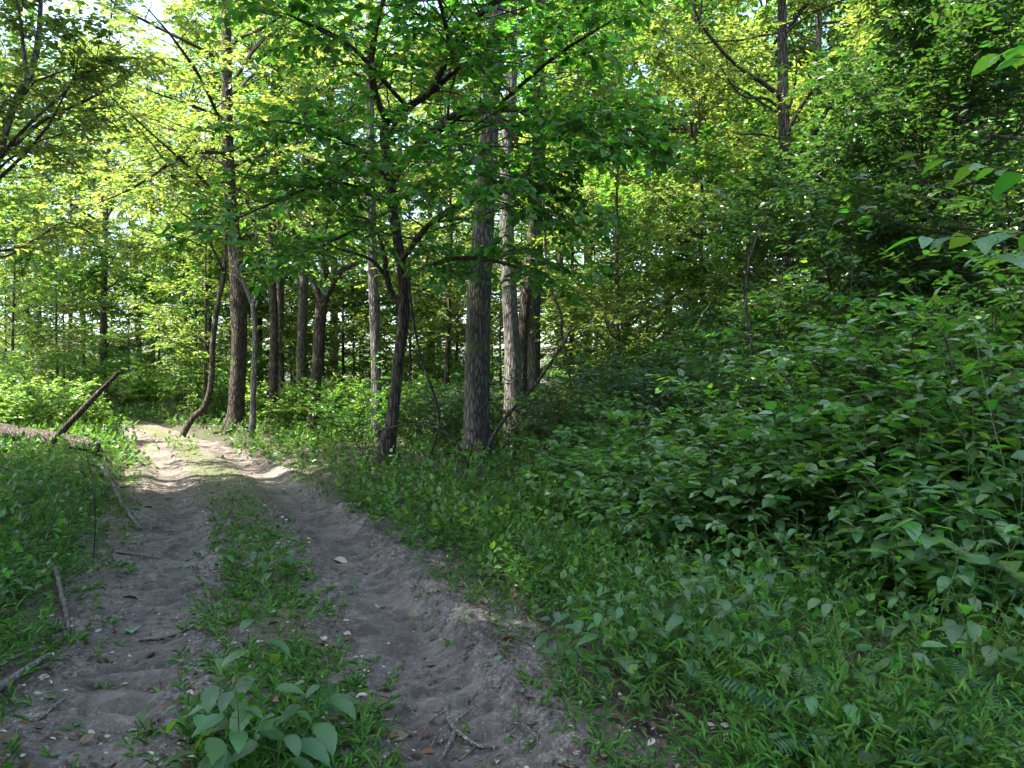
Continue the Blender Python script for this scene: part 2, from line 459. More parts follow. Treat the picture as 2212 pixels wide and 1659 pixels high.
# ------------------------------------------------------------------ plant building blocks
def tube(pts, rad, sides=10, wob=0.0, seed=0, cap=True, sub=0):
    """smooth tube along a polyline (Catmull-Rom refined) with lumpy radius."""
    pts = np.asarray(pts, float); rad = np.asarray(rad, float)
    if sub > 0 and len(pts) > 2:
        P = np.vstack([2 * pts[0] - pts[1], pts, 2 * pts[-1] - pts[-2]])
        out, ro = [], []
        for i in range(len(pts) - 1):
            p0, p1, p2, p3 = P[i:i + 4]
            for s in np.linspace(0, 1, sub, endpoint=False):
                out.append(0.5 * ((2 * p1) + (p2 - p0) * s + (2 * p0 - 5 * p1 + 4 * p2 - p3) * s * s + (3 * p1 - p0 - 3 * p2 + p3) * s ** 3))
                ro.append(rad[i] * (1 - s) + rad[i + 1] * s)
        out.append(pts[-1]); ro.append(rad[-1])
        pts = np.array(out); rad = np.array(ro)
    n = len(pts)
    tan = nrm(np.gradient(pts, axis=0))
    ref = np.array([1.0, 0, 0]) if abs(tan[0][0]) < 0.9 else np.array([0, 1.0, 0])
    V = []
    a = np.linspace(0, 2 * math.pi, sides, endpoint=False)
    u = ref
    arcl = np.concatenate([[0], np.cumsum(np.linalg.norm(np.diff(pts, axis=0), axis=1))])
    for i in range(n):
        u = u - tan[i] * np.dot(u, tan[i]); u = u / np.linalg.norm(u)
        v = np.cross(tan[i], u)
        r = rad[i]
        if wob:
            r = r * (1 + wob * (vnoise(a / (2 * math.pi) * 7 + seed, np.full(sides, arcl[i] * 1.3), seed) - 0.5) * 2
                     + wob * 0.9 * (vnoise(np.cos(a) * 1.3 + 9, np.sin(a) * 1.3 + arcl[i] * 0.8, seed + 5) - 0.5) * 2)
        else:
            r = np.full(sides, r)
        V.append(pts[i] + np.cos(a)[:, None] * u * r[:, None] + np.sin(a)[:, None] * v * r[:, None])
    V = np.concatenate(V)
    j = np.arange(sides)
    F = np.concatenate([np.stack([i * sides + j, i * sides + (j + 1) % sides, (i + 1) * sides + (j + 1) % sides, (i + 1) * sides + j], 1) for i in range(n - 1)])
    FL = [F]
    if cap:
        FL = [F] + [np.array([np.arange(sides)[::-1], (n - 1) * sides + np.arange(sides)])]
    return V, FL

def batch_tubes(A, B, ra, rb, k=3):
    n = len(A)
    t = nrm(B - A)
    ref = np.where(np.abs(t[:, 2:3]) > 0.9, np.array([[1.0, 0, 0]]), np.array([[0, 0, 1.0]]))
    u = nrm(np.cross(t, ref)); v = np.cross(t, u)
    a = np.linspace(0, 2 * math.pi, k, endpoint=False)
    ring = np.cos(a)[None, :, None] * u[:, None] + np.sin(a)[None, :, None] * v[:, None]
    ra = np.broadcast_to(ra, (n,)); rb = np.broadcast_to(rb, (n,))
    V = np.concatenate([A[:, None] + ring * ra[:, None, None], B[:, None] + ring * rb[:, None, None]], 1).reshape(-1, 3)
    j = np.arange(k)
    f = np.stack([j, (j + 1) % k, k + (j + 1) % k, k + j], 1)
    F = (np.arange(n)[:, None, None] * 2 * k + f[None]).reshape(-1, 4)
    return V, [F]

def poly_tubes(poly, r0, r1, k=3):
    n, m, _ = poly.shape
    f = np.linspace(0, 1, m)
    r0 = np.broadcast_to(r0, (n,)); r1 = np.broadcast_to(r1, (n,))
    rr = r0[:, None] * (1 - f) + r1[:, None] * f
    return batch_tubes(poly[:, :-1].reshape(-1, 3), poly[:, 1:].reshape(-1, 3), rr[:, :-1].ravel(), rr[:, 1:].ravel(), k)

def polylines(start, d, length, nseg, wig, trop, g):
    p = np.asarray(start, float); d = nrm(np.asarray(d, float))
    n = len(p)
    step = (np.broadcast_to(length, (n,)) / nseg)[:, None]
    out = [p]
    for i in range(nseg):
        d = nrm(d + g.normal(0, wig, (n, 3)) + np.array([0, 0, trop]))
        p = p + d * step
        out.append(p)
    return np.stack(out, 1)

def sub_branches(poly, nch, f0, f1, ang, upm, upj, g, angj=0.25):
    n, m, _ = poly.shape
    f = np.linspace(f0, f1, nch)[None] + g.uniform(-0.5, 0.5, (n, nch)) * (f1 - f0) / max(nch, 1)
    f = np.clip(f, 0.02, 0.995)
    idx = f * (m - 1)
    i = np.minimum(idx.astype(int), m - 2); fr = (idx - i)[..., None]
    r = np.arange(n)[:, None]
    pos = poly[r, i] * (1 - fr) + poly[r, i + 1] * fr
    tan = nrm(poly[r, i + 1] - poly[r, i])
    side = np.cross(tan, UP)
    bad = np.linalg.norm(side, axis=-1, keepdims=True) < 0.25
    rs = nrm(np.concatenate([g.normal(size=side.shape[:2] + (2,)), np.zeros(side.shape[:2] + (1,))], -1))
    side = nrm(np.where(bad, rs, side))
    sgn = np.where((np.arange(nch)[None] + g.integers(0, 2, (n, 1))) % 2 == 0, 1.0, -1.0)[..., None]
    an = (ang + g.normal(0, angj, (n, nch)))[..., None]
    d = tan * np.cos(an) + side * sgn * np.sin(an) + UP * g.normal(upm, upj, (n, nch))[..., None]
    return pos.reshape(-1, 3), nrm(d).reshape(-1, 3), f.ravel()

LEAF = {
    'ovate': (np.array([[0, 0, 0], [.26, .25, .05], [.62, .22, .03], [1, 0, -.12], [.62, -.22, .03], [.26, -.25, .05]]),
              [np.array([[0, 3, 2, 1], [0, 5, 4, 3]])]),
    'wide': (np.array([[0, 0, 0], [.22, .34, .06], [.60, .32, .03], [1, 0, -.14], [.60, -.32, .03], [.22, -.34, .06]]),
             [np.array([[0, 3, 2, 1], [0, 5, 4, 3]])]),
    'lance': (np.array([[0, 0, 0], [.30, .085, .04], [.65, .07, .02], [1, 0, -.16], [.65, -.07, .02], [.30, -.085, .04]]),
              [np.array([[0, 3, 2, 1], [0, 5, 4, 3]])]),
    'maple': (np.array([[0, 0, 0], [.02, .30, .02], [.22, .50, -.03], [.36, .24, .04], [.68, .40, -.04], [.64, .13, .02], [1, 0, -.12],
                        [.64, -.13, .02], [.68, -.40, -.04], [.36, -.24, .04], [.22, -.50, -.03], [.02, -.30, .02]]),
              [np.array([[0, 6, 5, 4, 3, 2, 1], [0, 11, 10, 9, 8, 7, 6]])]),
}

def leaves_mesh(P, D, Nn, S, shape):
    T, FL = LEAF[shape]
    D = nrm(D)
    side = nrm(np.cross(Nn, D))
    Nn = np.cross(D, side)
    S = np.asarray(S)[:, None, None]
    V = P[:, None] + S * (T[None, :, 0:1] * D[:, None] + T[None, :, 1:2] * side[:, None] + T[None, :, 2:3] * Nn[:, None])
    k = len(T)
    return V.reshape(-1, 3), [(np.arange(len(P))[:, None, None] * k + f[None]).reshape(-1, f.shape[1]) for f in FL]

def leaf_points(twig, nl, size, g, f0=0.12, spread=0.95, droop=-0.15, tilt=0.33):
    n, m, _ = twig.shape
    pos, d, f = sub_branches(twig, nl, f0, 0.98, spread, droop, 0.16, g, 0.22)
    last = np.zeros((n, nl), bool); last[:, -1] = True
    tip = np.repeat(nrm(twig[:, -1] - twig[:, -2]), nl, 0).reshape(n, nl, 3).reshape(-1, 3)
    d = np.where(last.ravel()[:, None], nrm(tip + UP * droop), d)
    nn = UP + g.normal(0, tilt, d.shape)
    s = size * g.uniform(0.6, 1.2, len(pos))
    return pos, d, nn, s

def foliage(limbs, llen, lrad, g, nsec=8, ntwig=6, nleaf=8, leaf=0.12, shape='ovate', twig_len=0.5, sec_ratio=0.42,
            f0=0.25, upm=0.08, upj=0.30, tilt=0.45, keep=1.0, droop=-0.15, k1=5):
    """limbs (n,m,3) -> bark (V,FL), leaf (V,FL)."""
    llen = np.broadcast_to(llen, (len(limbs),)); lrad = np.broadcast_to(lrad, (len(limbs),))
    bark = [poly_tubes(limbs, lrad, lrad * 0.22, k1)]
    p, d, f = sub_branches(limbs, nsec, f0, 0.98, 0.95, upm, upj, g)
    ln = np.repeat(llen, nsec) * sec_ratio * (1.15 - 0.7 * f) * g.uniform(0.65, 1.25, len(p))
    sec = polylines(p, d, ln, 4, 0.12, 0.0, g)
    sr = np.clip(np.repeat(lrad, nsec) * 0.38 * (1.1 - 0.6 * f), 0.003, 0.05)
    bark.append(poly_tubes(sec, sr, sr * 0.35, 3))
    p, d, f = sub_branches(sec, ntwig, 0.15, 0.98, 0.85, upm * 0.5, upj, g)
    ln = twig_len * g.uniform(0.55, 1.25, len(p))
    tw = polylines(p, d, ln, 2, 0.14, -0.04, g)
    if keep < 1:
        tw = tw[g.uniform(size=len(tw)) < keep]
    bark.append(poly_tubes(tw, 0.0042, 0.0018, 3))
    P, D, Nn, S = leaf_points(tw, nleaf, leaf, g, tilt=tilt, droop=droop)
    return join(bark), leaves_mesh(P, D, Nn, S, shape)

# ------------------------------------------------------------------ template trees and shrubs (shared meshes)
def limbs_on(H, z0, n, lmin, lmax, g, el0=0.55, el1=0.9, base=(0, 0), nseg=6, wig=0.16, trop=0.02, taper=0.55):
    f = np.sort(g.uniform(0, 1, n)); z = z0 + (H - z0) * f
    az = np.arange(n) * 2.4 + g.normal(0, 0.6, n)
    el = el0 + (el1 + 0.25 - el0) * f + g.normal(0, 0.25, n)
    ln = (lmin + (lmax - lmin) * g.uniform(0, 1, n)) * (0.45 + 0.62 * np.sin(np.pi * np.clip(0.22 + 0.74 * f, 0, 1)))
    d = np.stack([np.cos(az) * np.cos(el), np.sin(az) * np.cos(el), np.sin(el)], 1)
    s = np.stack([np.full(n, base[0]), np.full(n, base[1]), z], 1)
    return polylines(s, d, ln, nseg, wig, trop, g), ln

def template_tree(seed, H, z0, n, lmin, lmax, r0, bark, leafm, name, el0=0.3, el1=0.9, sides=12, **fk):
    g = np.random.default_rng(seed)
    m = 8
    zz = np.linspace(-0.3, H, m)
    lean = g.normal(0, 0.012, 2)
    bx = lean[0] * zz + np.cumsum(g.normal(0, 0.03, m)) * (H / 10); by = lean[1] * zz + np.cumsum(g.normal(0, 0.03, m)) * (H / 10)
    pts = np.stack([bx - bx[0], by - by[0], zz], 1)
    rad = r0 * np.interp(zz / H, [-0.1, 0.0, 0.03, 0.5, 1], [1.6, 1.4, 1.05, 0.72, 0.12])
    tr = tube(pts, rad, sides, 0.05, seed, sub=4)
    limbs, ln = limbs_on(H, z0, n, lmin, lmax, g, el0, el1)
    ox = np.interp(limbs[:, 0, 2], pts[:, 2], pts[:, 0]); oy = np.interp(limbs[:, 0, 2], pts[:, 2], pts[:, 1])
    limbs = limbs + np.stack([ox, oy, 0 * ox], 1)[:, None]
    lr = np.clip(r0 * 0.42 * ln / lmax, 0.008, 0.2)
    bk, lf = foliage(limbs, ln, lr, g, **fk)
    return [('trunk', mk_mesh(name + '_trunk', *tr, bark), None),
            ('branches', mk_mesh(name + '_branches', *bk, M['twig']), 'stuff'),
            ('crown', mk_mesh(name + '_crown', *lf, leafm, smooth=False), 'stuff')]

def template_shrub(seed, H, n, leafm, name, **fk):
    g = np.random.default_rng(seed)
    az = np.arange(n) * 2.4 + g.normal(0, 0.5, n)
    el = g.uniform(0.85, 1.4, n)
    ln = H * g.uniform(0.7, 1.15, n)
    d = np.stack([np.cos(az) * np.cos(el), np.sin(az) * np.cos(el), np.sin(el)], 1)
    s = np.stack([np.cos(az) * 0.08, np.sin(az) * 0.08, np.full(n, -0.05)], 1)
    limbs = polylines(s, d, ln, 6, 0.13, -0.03, g)
    bk, lf = foliage(limbs, ln, 0.006 + 0.004 * ln, g, **fk)
    return [('stems', mk_mesh(name + '_stems', *bk, M['twig']), 'stuff'),
            ('foliage', mk_mesh(name + '_foliage', *lf, leafm, smooth=False), 'stuff')]

def place(tpl, name, label, cat, loc, rotz=0.0, scale=1.0, group=None):
    t = thing(name, label, cat, loc, rotz, scale, group)
    for pn, me, kd in tpl:
        part(pn, me, t, kd)
    return t

TALL = [template_tree(101, 21, 6.5, 24, 3.0, 5.4, 0.20, M['bark_dark'], M['canopy'], 'tall_a', nsec=9, ntwig=6, nleaf=10, leaf=0.19, shape='ovate', twig_len=0.8, sec_ratio=0.40),
        template_tree(102, 19, 5.0, 24, 2.6, 4.8, 0.17, M['bark_grey'], M['canopy_yellow'], 'tall_b', nsec=8, ntwig=6, nleaf=10, leaf=0.18, shape='ovate', twig_len=0.75, sec_ratio=0.40),
        template_tree(103, 23, 10.0, 22, 3.2, 5.6, 0.24, M['bark_pale'], M['canopy'], 'tall_c', nsec=9, ntwig=6, nleaf=9, leaf=0.20, shape='wide', twig_len=0.85, sec_ratio=0.40)]
MID = [template_tree(111, 8.5, 1.4, 22, 1.7, 3.2, 0.07, M['bark_dark'], M['canopy_yellow'], 'mid_a', el0=0.1, el1=0.75, sides=8, nsec=7, ntwig=5, nleaf=8, leaf=0.155, twig_len=0.55),
       template_tree(112, 7.0, 1.0, 20, 1.6, 2.9, 0.055, M['bark_pale'], M['canopy'], 'mid_b', el0=0.1, el1=0.7, sides=8, nsec=7, ntwig=5, nleaf=8, leaf=0.155, twig_len=0.5, shape='wide'),
       template_tree(113, 10.0, 2.0, 24, 1.9, 3.6, 0.08, M['bark_dark'], M['canopy_yellow'], 'mid_c', el0=0.15, el1=0.8, sides=8, nsec=7, ntwig=5, nleaf=8, leaf=0.16, twig_len=0.6),
       template_tree(114, 8.0, 1.4, 20, 1.8, 3.3, 0.06, M['bark_dark'], M['bright'], 'mid_d', el0=0.1, el1=0.7, sides=8, nsec=7, ntwig=5, nleaf=6, leaf=0.17, twig_len=0.55, shape='maple'),
       template_tree(115, 5.5, 0.8, 22, 1.4, 2.6, 0.05, M['bark_dark'], M['dark'], 'mid_e', el0=0.05, el1=0.6, sides=8, nsec=9, ntwig=6, nleaf=8, leaf=0.125, twig_len=0.42)]
SHRUB = [template_shrub(121, 1.7, 9, M['dark'], 'shrub_a', nsec=7, ntwig=5, nleaf=7, leaf=0.105, twig_len=0.28, f0=0.15),
         template_shrub(122, 2.2, 9, M['dark'], 'shrub_b', nsec=7, ntwig=5, nleaf=7, leaf=0.11, twig_len=0.32, f0=0.2),
         template_shrub(123, 1.5, 9, M['bright'], 'shrub_c', nsec=7, ntwig=5, nleaf=7, leaf=0.11, twig_len=0.28, f0=0.15, shape='wide'),
         template_shrub(124, 2.6, 8, M['deep'], 'shrub_d', nsec=7, ntwig=5, nleaf=7, leaf=0.12, twig_len=0.34, f0=0.2)]

SHRUB += [template_shrub(125, 1.15, 11, M['shrub_leaf'], 'shrub_e', nsec=6, ntwig=3, nleaf=6, leaf=0.135, twig_len=0.26, f0=0.2, shape='wide', tilt=0.3, upj=0.2),
          template_shrub(126, 1.5, 10, M['shrub_leaf'], 'shrub_f', nsec=7, ntwig=3, nleaf=6, leaf=0.12, twig_len=0.30, f0=0.25, tilt=0.3, upj=0.2)]

ORD = ['first', 'second', 'third', 'fourth', 'fifth', 'sixth', 'seventh', 'eighth', 'ninth', 'tenth', 'eleventh', 'twelfth', 'thirteenth', 'fourteenth',
       'fifteenth', 'sixteenth', 'seventeenth', 'eighteenth', 'nineteenth', 'twentieth'] + ['twenty-' + w for w in
       ['first', 'second', 'third', 'fourth', 'fifth', 'sixth', 'seventh', 'eighth', 'ninth']] + ['thirtieth'] + ['thirty-' + w for w in
       ['first', 'second', 'third', 'fourth', 'fifth', 'sixth', 'seventh', 'eighth', 'ninth']] + ['fortieth'] + ['forty-' + w for w in
       ['first', 'second', 'third', 'fourth', 'fifth', 'sixth', 'seventh', 'eighth', 'ninth']] + ['fiftieth']

# ------------------------------------------------------------------ named trees
def hero_tree(name, label, trunk, Y, bark, leafm=None, limbs=(), rnd=None, g=None, extra=(), sides=18, wob=0.06, cat='tree', group=None, fk=None):
    """trunk: [(px, py, radius_px)]; limbs: list of [(px,py,Y,radius_px)...] grown with foliage; extra: bare limbs."""
    pts = np.array([at(a, b, Y) for a, b, r in trunk])
    rad = np.array([r / PXF * Y for a, b, r in trunk])
    base = np.array([pts[0][0], pts[0][1], float(hgt(pts[0][0], pts[0][1]))])
    pts[0][2] = base[2] - 0.2
    t = thing(name, label, cat, base, group=group)
    parts = [tube(pts - base, rad, sides, wob, int(Y * 10) + int(trunk[0][0]), sub=6)]
    part('trunk', mk_mesh('trunk', *parts[0], bark), t)
    if rad[0] > 0.2:
        r0 = rad[min(2, len(rad) - 1)]
        for k in range(6):
            an = k * 1.05 + 0.4 * math.sin(k * 7.3 + trunk[0][0])
            dr = np.array([math.cos(an), math.sin(an)])
            L_ = r0 * (2.6 + 0.8 * math.sin(k * 3.1))
            rp = [np.array([*(dr * r0 * 0.55), r0 * 2.4]), np.array([*(dr * r0 * 0.95), r0 * 1.1]), np.array([*(dr * r0 * 1.5), r0 * 0.30]), np.array([*(dr * L_), -r0 * 0.25])]
            part('root', mk_mesh('root', *tube(rp, [r0 * 0.30, r0 * 0.42, r0 * 0.36, r0 * 0.16], 10, 0.12, k + 9, sub=4), bark), t)
    fk = fk or {}
    polys = []
    for l in list(limbs) + list(extra):
        lp = np.array([at(a, b, y) for a, b, y, r in l]) - base
        lr = np.array([r / PXF * y for a, b, y, r in l])
        part('limb', mk_mesh('limb', *tube(lp, lr, 9, 0.08, len(polys) + 3, sub=5), bark), t)
    lens = []
    for l in limbs:
        lp = np.array([at(a, b, y) for a, b, y, r in l]) - base
        seg = np.concatenate([[0], np.cumsum(np.linalg.norm(np.diff(lp, axis=0), axis=1))])
        s = np.linspace(0, seg[-1], 7)
        polys.append(np.stack([np.interp(s, seg, lp[:, k]) for k in range(3)], 1)); lens.append(seg[-1])
    if rnd:
        z0, z1, n, lmin, lmax, el0, el1 = rnd
        lm, ln = limbs_on(z1 - base[2], z0 - base[2], n, lmin, lmax, g, el0, el1)
        loc = pts - base
        ox = np.interp(lm[:, 0, 2], loc[:, 2], loc[:, 0]); oy = np.interp(lm[:, 0, 2], loc[:, 2], loc[:, 1])
        lm = lm + np.stack([ox, oy, 0 * ox], 1)[:, None]
        polys += list(lm); lens += list(ln)
    if polys and leafm:
        polys = np.array(polys); lens = np.array(lens)
        lr = np.clip(lens * 0.012, 0.008, 0.06)
        bk, lf = foliage(polys, lens, lr, g, **fk)
        part('branches', mk_mesh('branches', *bk, M['twig']), t, 'stuff')
        part('crown', mk_mesh('crown', *lf, leafm, smooth=False), t, 'stuff')
    return t

G = np.random.default_rng(55)
hero_tree('broadleaf_tree', 'thickest grey furrowed trunk in the middle, rising out of the undergrowth', [
    (1030, 1015, 40), (1031, 985, 31), (1030, 900, 27), (1032, 750, 26), (1036, 600, 25), (1047, 450, 22), (1056, 300, 20), (1064, 170, 18), (1070, 60, 16), (1076, -120, 14), (1082, -600, 9), (1085, -1000, 3)],
    15.0, M['bark_grey'], M['canopy'], rnd=(7.4, 17.5, 17, 2.8, 4.8, 0.0, 0.9), g=G, sides=28, wob=0.07,
    fk=dict(nsec=8, ntwig=6, nleaf=9, leaf=0.16, twig_len=0.7))
hero_tree('forked_tree', 'dark crooked forked tree with long limb arching right across the grey trunk', [
    (826, 1012, 33), (834, 975, 21), (846, 915, 14), (856, 840, 12.5), (862, 770, 12), (872, 690, 12), (873, 630, 12), (862, 540, 10.5), (850, 460, 10), (845, 388, 11)],
    14.0, M['bark_dark'], M['deep'], g=G, sides=16, wob=0.10,
    limbs=[[(846, 392, 14, 10), (833, 330, 13.9, 9), (834, 265, 13.7, 9), (880, 232, 13.4, 8), (930, 200, 13.0, 7.5), (985, 152, 12.5, 6), (1045, 135, 12, 4), (1100, 100, 11.5, 2)],
           [(847, 390, 14, 9), (880, 338, 13.8, 9), (920, 298, 13.5, 8.5), (962, 259, 13.2, 8), (1010, 243, 12.9, 7.5), (1065, 237, 12.5, 6.5), (1130, 237, 12.0, 5.5), (1195, 243, 11.4, 4), (1260, 275, 10.8, 2.5), (1330, 330, 10.2, 1.5)],
           [(845, 392, 14, 9), (820, 362, 13.8, 8), (797, 338, 13.4, 6), (700, 280, 12.2, 4), (600, 260, 11, 2)],
           [(835, 270, 13.7, 6), (800, 160, 12.8, 5), (820, 20, 11.5, 4), (880, -90, 10.2, 3)],
           [(930, 200, 13, 5), (1000, 60, 11.5, 4), (1120, -30, 10, 3), (1250, -80, 9, 2)],
           [(1065, 237, 12.5, 4), (1200, 120, 11, 3), (1330, 40, 10, 2)],
           [(868, 560, 14, 5), (930, 480, 12.5, 4), (1040, 420, 11, 3), (1180, 400, 10, 2)],
           [(853, 450, 14, 4), (760, 400, 12.8, 3), (640, 380, 11.4, 2)],
           [(880, 232, 13.4, 4), (760, 100, 11.5, 3), (620, 30, 10, 2)],
           [(985, 152, 12.5, 4), (950, 0, 10.5, 3), (880, -150, 8.8, 2)],
           [(1065, 237, 12.5, 3), (1110, 300, 10.8, 2.5), (1150, 360, 10, 2), (1190, 420, 9.6, 1.2)],
           [(962, 259, 13.2, 3), (1000, 330, 11.4, 2.5), (1080, 400, 10.4, 2), (1150, 470, 9.8, 1.2)],
           [(870, 600, 14, 3), (960, 560, 12.4, 2.5), (1060, 560, 11.4, 2), (1150, 590, 10.8, 1.2)],
           [(797, 338, 13.4, 3), (680, 400, 12, 2.5), (560, 450, 11, 1.6), (450, 500, 10.4, 1)],
           [(853, 450, 14, 3), (720, 520, 12.6, 2.2), (600, 560, 11.8, 1.4)],
           [(1195, 243, 11.4, 3), (1300, 250, 10.4, 2), (1400, 300, 9.8, 1.2)]],
    extra=[[(870, 655, 14, 9), (848, 640, 14, 7), (836, 600, 14, 6), (828, 540, 14, 5), (803, 480, 14, 3), (760, 465, 13.9, 2)],
           [(836, 600, 14, 5), (800, 560, 13.9, 3.5), (740, 540, 13.7, 2.5), (690, 520, 13.5, 1.5)]],
    fk=dict(nsec=14, ntwig=8, nleaf=9, leaf=0.125, keep=0.85, shape='wide', twig_len=0.5, sec_ratio=0.45, f0=0.2, droop=-0.2))
hero_tree('slender_tree', 'slender pale grey trunk standing just left of the dark crooked tree', [
    (816, 905, 15), (814, 850, 11.5), (811, 750, 11), (806, 600, 10.5), (802, 480, 10), (800, 300, 9), (798, 0, 8), (796, -500, 3)],
    20.0, M['bark_pale'], M['canopy_yellow'], rnd=(5.0, 15, 20, 2.2, 3.8, 0.0, 0.9), g=G, fk=dict(nsec=7, ntwig=6, nleaf=8, leaf=0.15, twig_len=0.6))
hero_tree('broadleaf_tree', 'straight light grey trunk just right of the thickest grey trunk', [
    (1110, 890, 24), (1108, 840, 19), (1106, 750, 17.5), (1098, 600, 16.5), (1094, 480, 15), (1096, 300, 12), (1106, 150, 11), (1110, -200, 8), (1112, -700, 3)],
    18.0, M['bark_pale'], M['canopy'], rnd=(9.0, 17, 11, 2.4, 4.0, 0.1, 0.9), g=G, sides=20, fk=dict(nsec=8, ntwig=6, nleaf=8, leaf=0.16, twig_len=0.65))
hero_tree('broadleaf_tree', 'dark trunk leaning right beside the straight light grey trunk', [
    (1124, 870, 15), (1127, 800, 12.5), (1130, 700, 12), (1143, 570, 12), (1155, 440, 11), (1160, 300, 10), (1164, 50, 8), (1170, -500, 3)],
    19.0, M['bark_dark'], M['canopy'], rnd=(9.0, 16, 9, 2.2, 3.6, 0.1, 0.9), g=G, fk=dict(nsec=7, ntwig=6, nleaf=8, leaf=0.16, twig_len=0.65))
hero_tree('broadleaf_tree', 'grey brown trunk behind the right-leaning dark trunk', [
    (1152, 850, 17), (1153, 780, 14), (1155, 650, 13.5), (1160, 540, 13), (1166, 400, 12), (1166, 200, 11), (1164, -100, 9), (1160, -500, 3)],
    21.5, M['bark_grey'], M['canopy_yellow'], rnd=(9, 18, 10, 2.4, 3.8, 0.1, 0.9), g=G, fk=dict(nsec=7, ntwig=6, nleaf=8, leaf=0.17, twig_len=0.7))
hero_tree('broadleaf_tree', 'tall dark trunk right of where the track bends away', [
    (506, 940, 26), (508, 915, 19), (512, 850, 16.5), (516, 700, 16), (512, 560, 15), (500, 460, 13), (491, 300, 12), (488, 0, 10), (490, -400, 4)],
    24.0, M['bark_dark'], M['canopy_yellow'], limbs=[[(500, 460, 24, 3.5), (430, 380, 21, 2.6), (340, 300, 18.5, 2), (240, 210, 16.5, 1.5)], [(491, 300, 24, 3.5), (440, 180, 20, 2.6), (380, 90, 17.5, 2), (320, 20, 15.5, 1.5)],
           [(489, 200, 24, 3.5), (560, 90, 20, 2.6), (640, 40, 17.5, 2)], [(491, 330, 24, 3), (400, 330, 21, 2.2), (300, 400, 19, 1.5), (210, 440, 17.5, 1)]],
    rnd=(7.2, 17, 24, 2.8, 6.0, -0.05, 0.9), g=G, sides=20, wob=0.09, fk=dict(nsec=12, ntwig=7, nleaf=9, leaf=0.16, twig_len=0.7))
hero_tree('sapling', 'thin pale sapling with a small fork beside the tall dark trunk', [
    (545, 955, 9), (546, 900, 6.5), (549, 800, 6), (551, 720, 5.5), (546, 655, 5.5)],
    22.0, M['bark_pale'], M['canopy_yellow'], g=G,
    limbs=[[(546, 657, 22, 5), (562, 620, 22, 4.5), (582, 585, 21.8, 4), (600, 500, 21.5, 3)], [(546, 660, 22, 5), (530, 620, 22, 4), (515, 590, 22, 3), (500, 520, 22, 2)]],
    fk=dict(nsec=5, ntwig=3, nleaf=6, leaf=0.11, twig_len=0.35))
hero_tree('curved_sapling', 'bowed thin dark stem curving up out of the bank left of the tall trunk', [
    (385, 928, 7), (415, 905, 7), (442, 878, 6.5), (456, 825, 6), (460, 740, 6), (470, 660, 5.5), (484, 590, 5), (488, 500, 4), (486, 400, 3)],
    23.0, M['bark_dark'], M['canopy_yellow'], g=G, sides=9,
    limbs=[[(484, 590, 23, 3), (440, 500, 22.4, 2), (380, 450, 22, 1)], [(488, 500, 23, 3), (520, 400, 22.6, 2), (560, 330, 22, 1)]],
    fk=dict(nsec=5, ntwig=4, nleaf=6, leaf=0.13, twig_len=0.4))
hero_tree('forked_tree', 'near-black tree splitting into a wide open fork at head height', [
    (678, 895, 15), (680, 860, 12), (685, 790, 11), (688, 720, 11), (694, 655, 11.5)],
    22.0, M['bark_dark'], M['canopy'], g=G,
    limbs=[[(694, 658, 22, 9), (680, 615, 22, 7), (666, 585, 22, 6), (640, 520, 21.6, 4), (620, 440, 21.2, 2)],
           [(695, 658, 22, 9), (712, 625, 22, 8), (733, 590, 21.8, 7), (760, 572, 21.5, 5), (800, 560, 21, 3), (840, 520, 20.5, 2)],
           [(694, 655, 22, 6), (698, 600, 22, 5), (700, 520, 22, 4), (720, 420, 21.5, 2)]],
    fk=dict(nsec=9, ntwig=6, nleaf=8, leaf=0.14, twig_len=0.5))
for (nm, lab, tr, Y, bk, lf, z) in (
    ('broadleaf_tree', 'left of a close pair of brown trunks behind the thin pale sapling', [(588, 890, 13), (590, 840, 9.5), (592, 700, 9), (587, 560, 8.5), (590, 300, 7), (592, -200, 3)], 28.0, 'bark_dark', 'canopy_yellow', 6.0),
    ('broadleaf_tree', 'right of a close pair of brown trunks behind the thin pale sapling', [(606, 885, 13), (605, 840, 10), (604, 700, 9), (604, 560, 8.5), (600, 300, 7), (602, -200, 3)], 29.5, 'bark_grey', 'canopy', 7.0),
    ('broadleaf_tree', 'spotlit grey trunk between the brown pair and the wide open fork', [(648, 870, 14), (650, 830, 11), (652, 740, 10.5), (656, 600, 10), (661, 430, 9), (664, 100, 7), (664, -200, 3)], 27.0, 'bark_grey', 'canopy', 6.5)):
    hero_tree(nm, lab, tr, Y, M[bk], M[lf], rnd=(z, 16, 9, 2.2, 4.0, 0.05, 0.9), g=G, sides=12, fk=dict(nsec=7, ntwig=5, nleaf=8, leaf=0.17, twig_len=0.7))
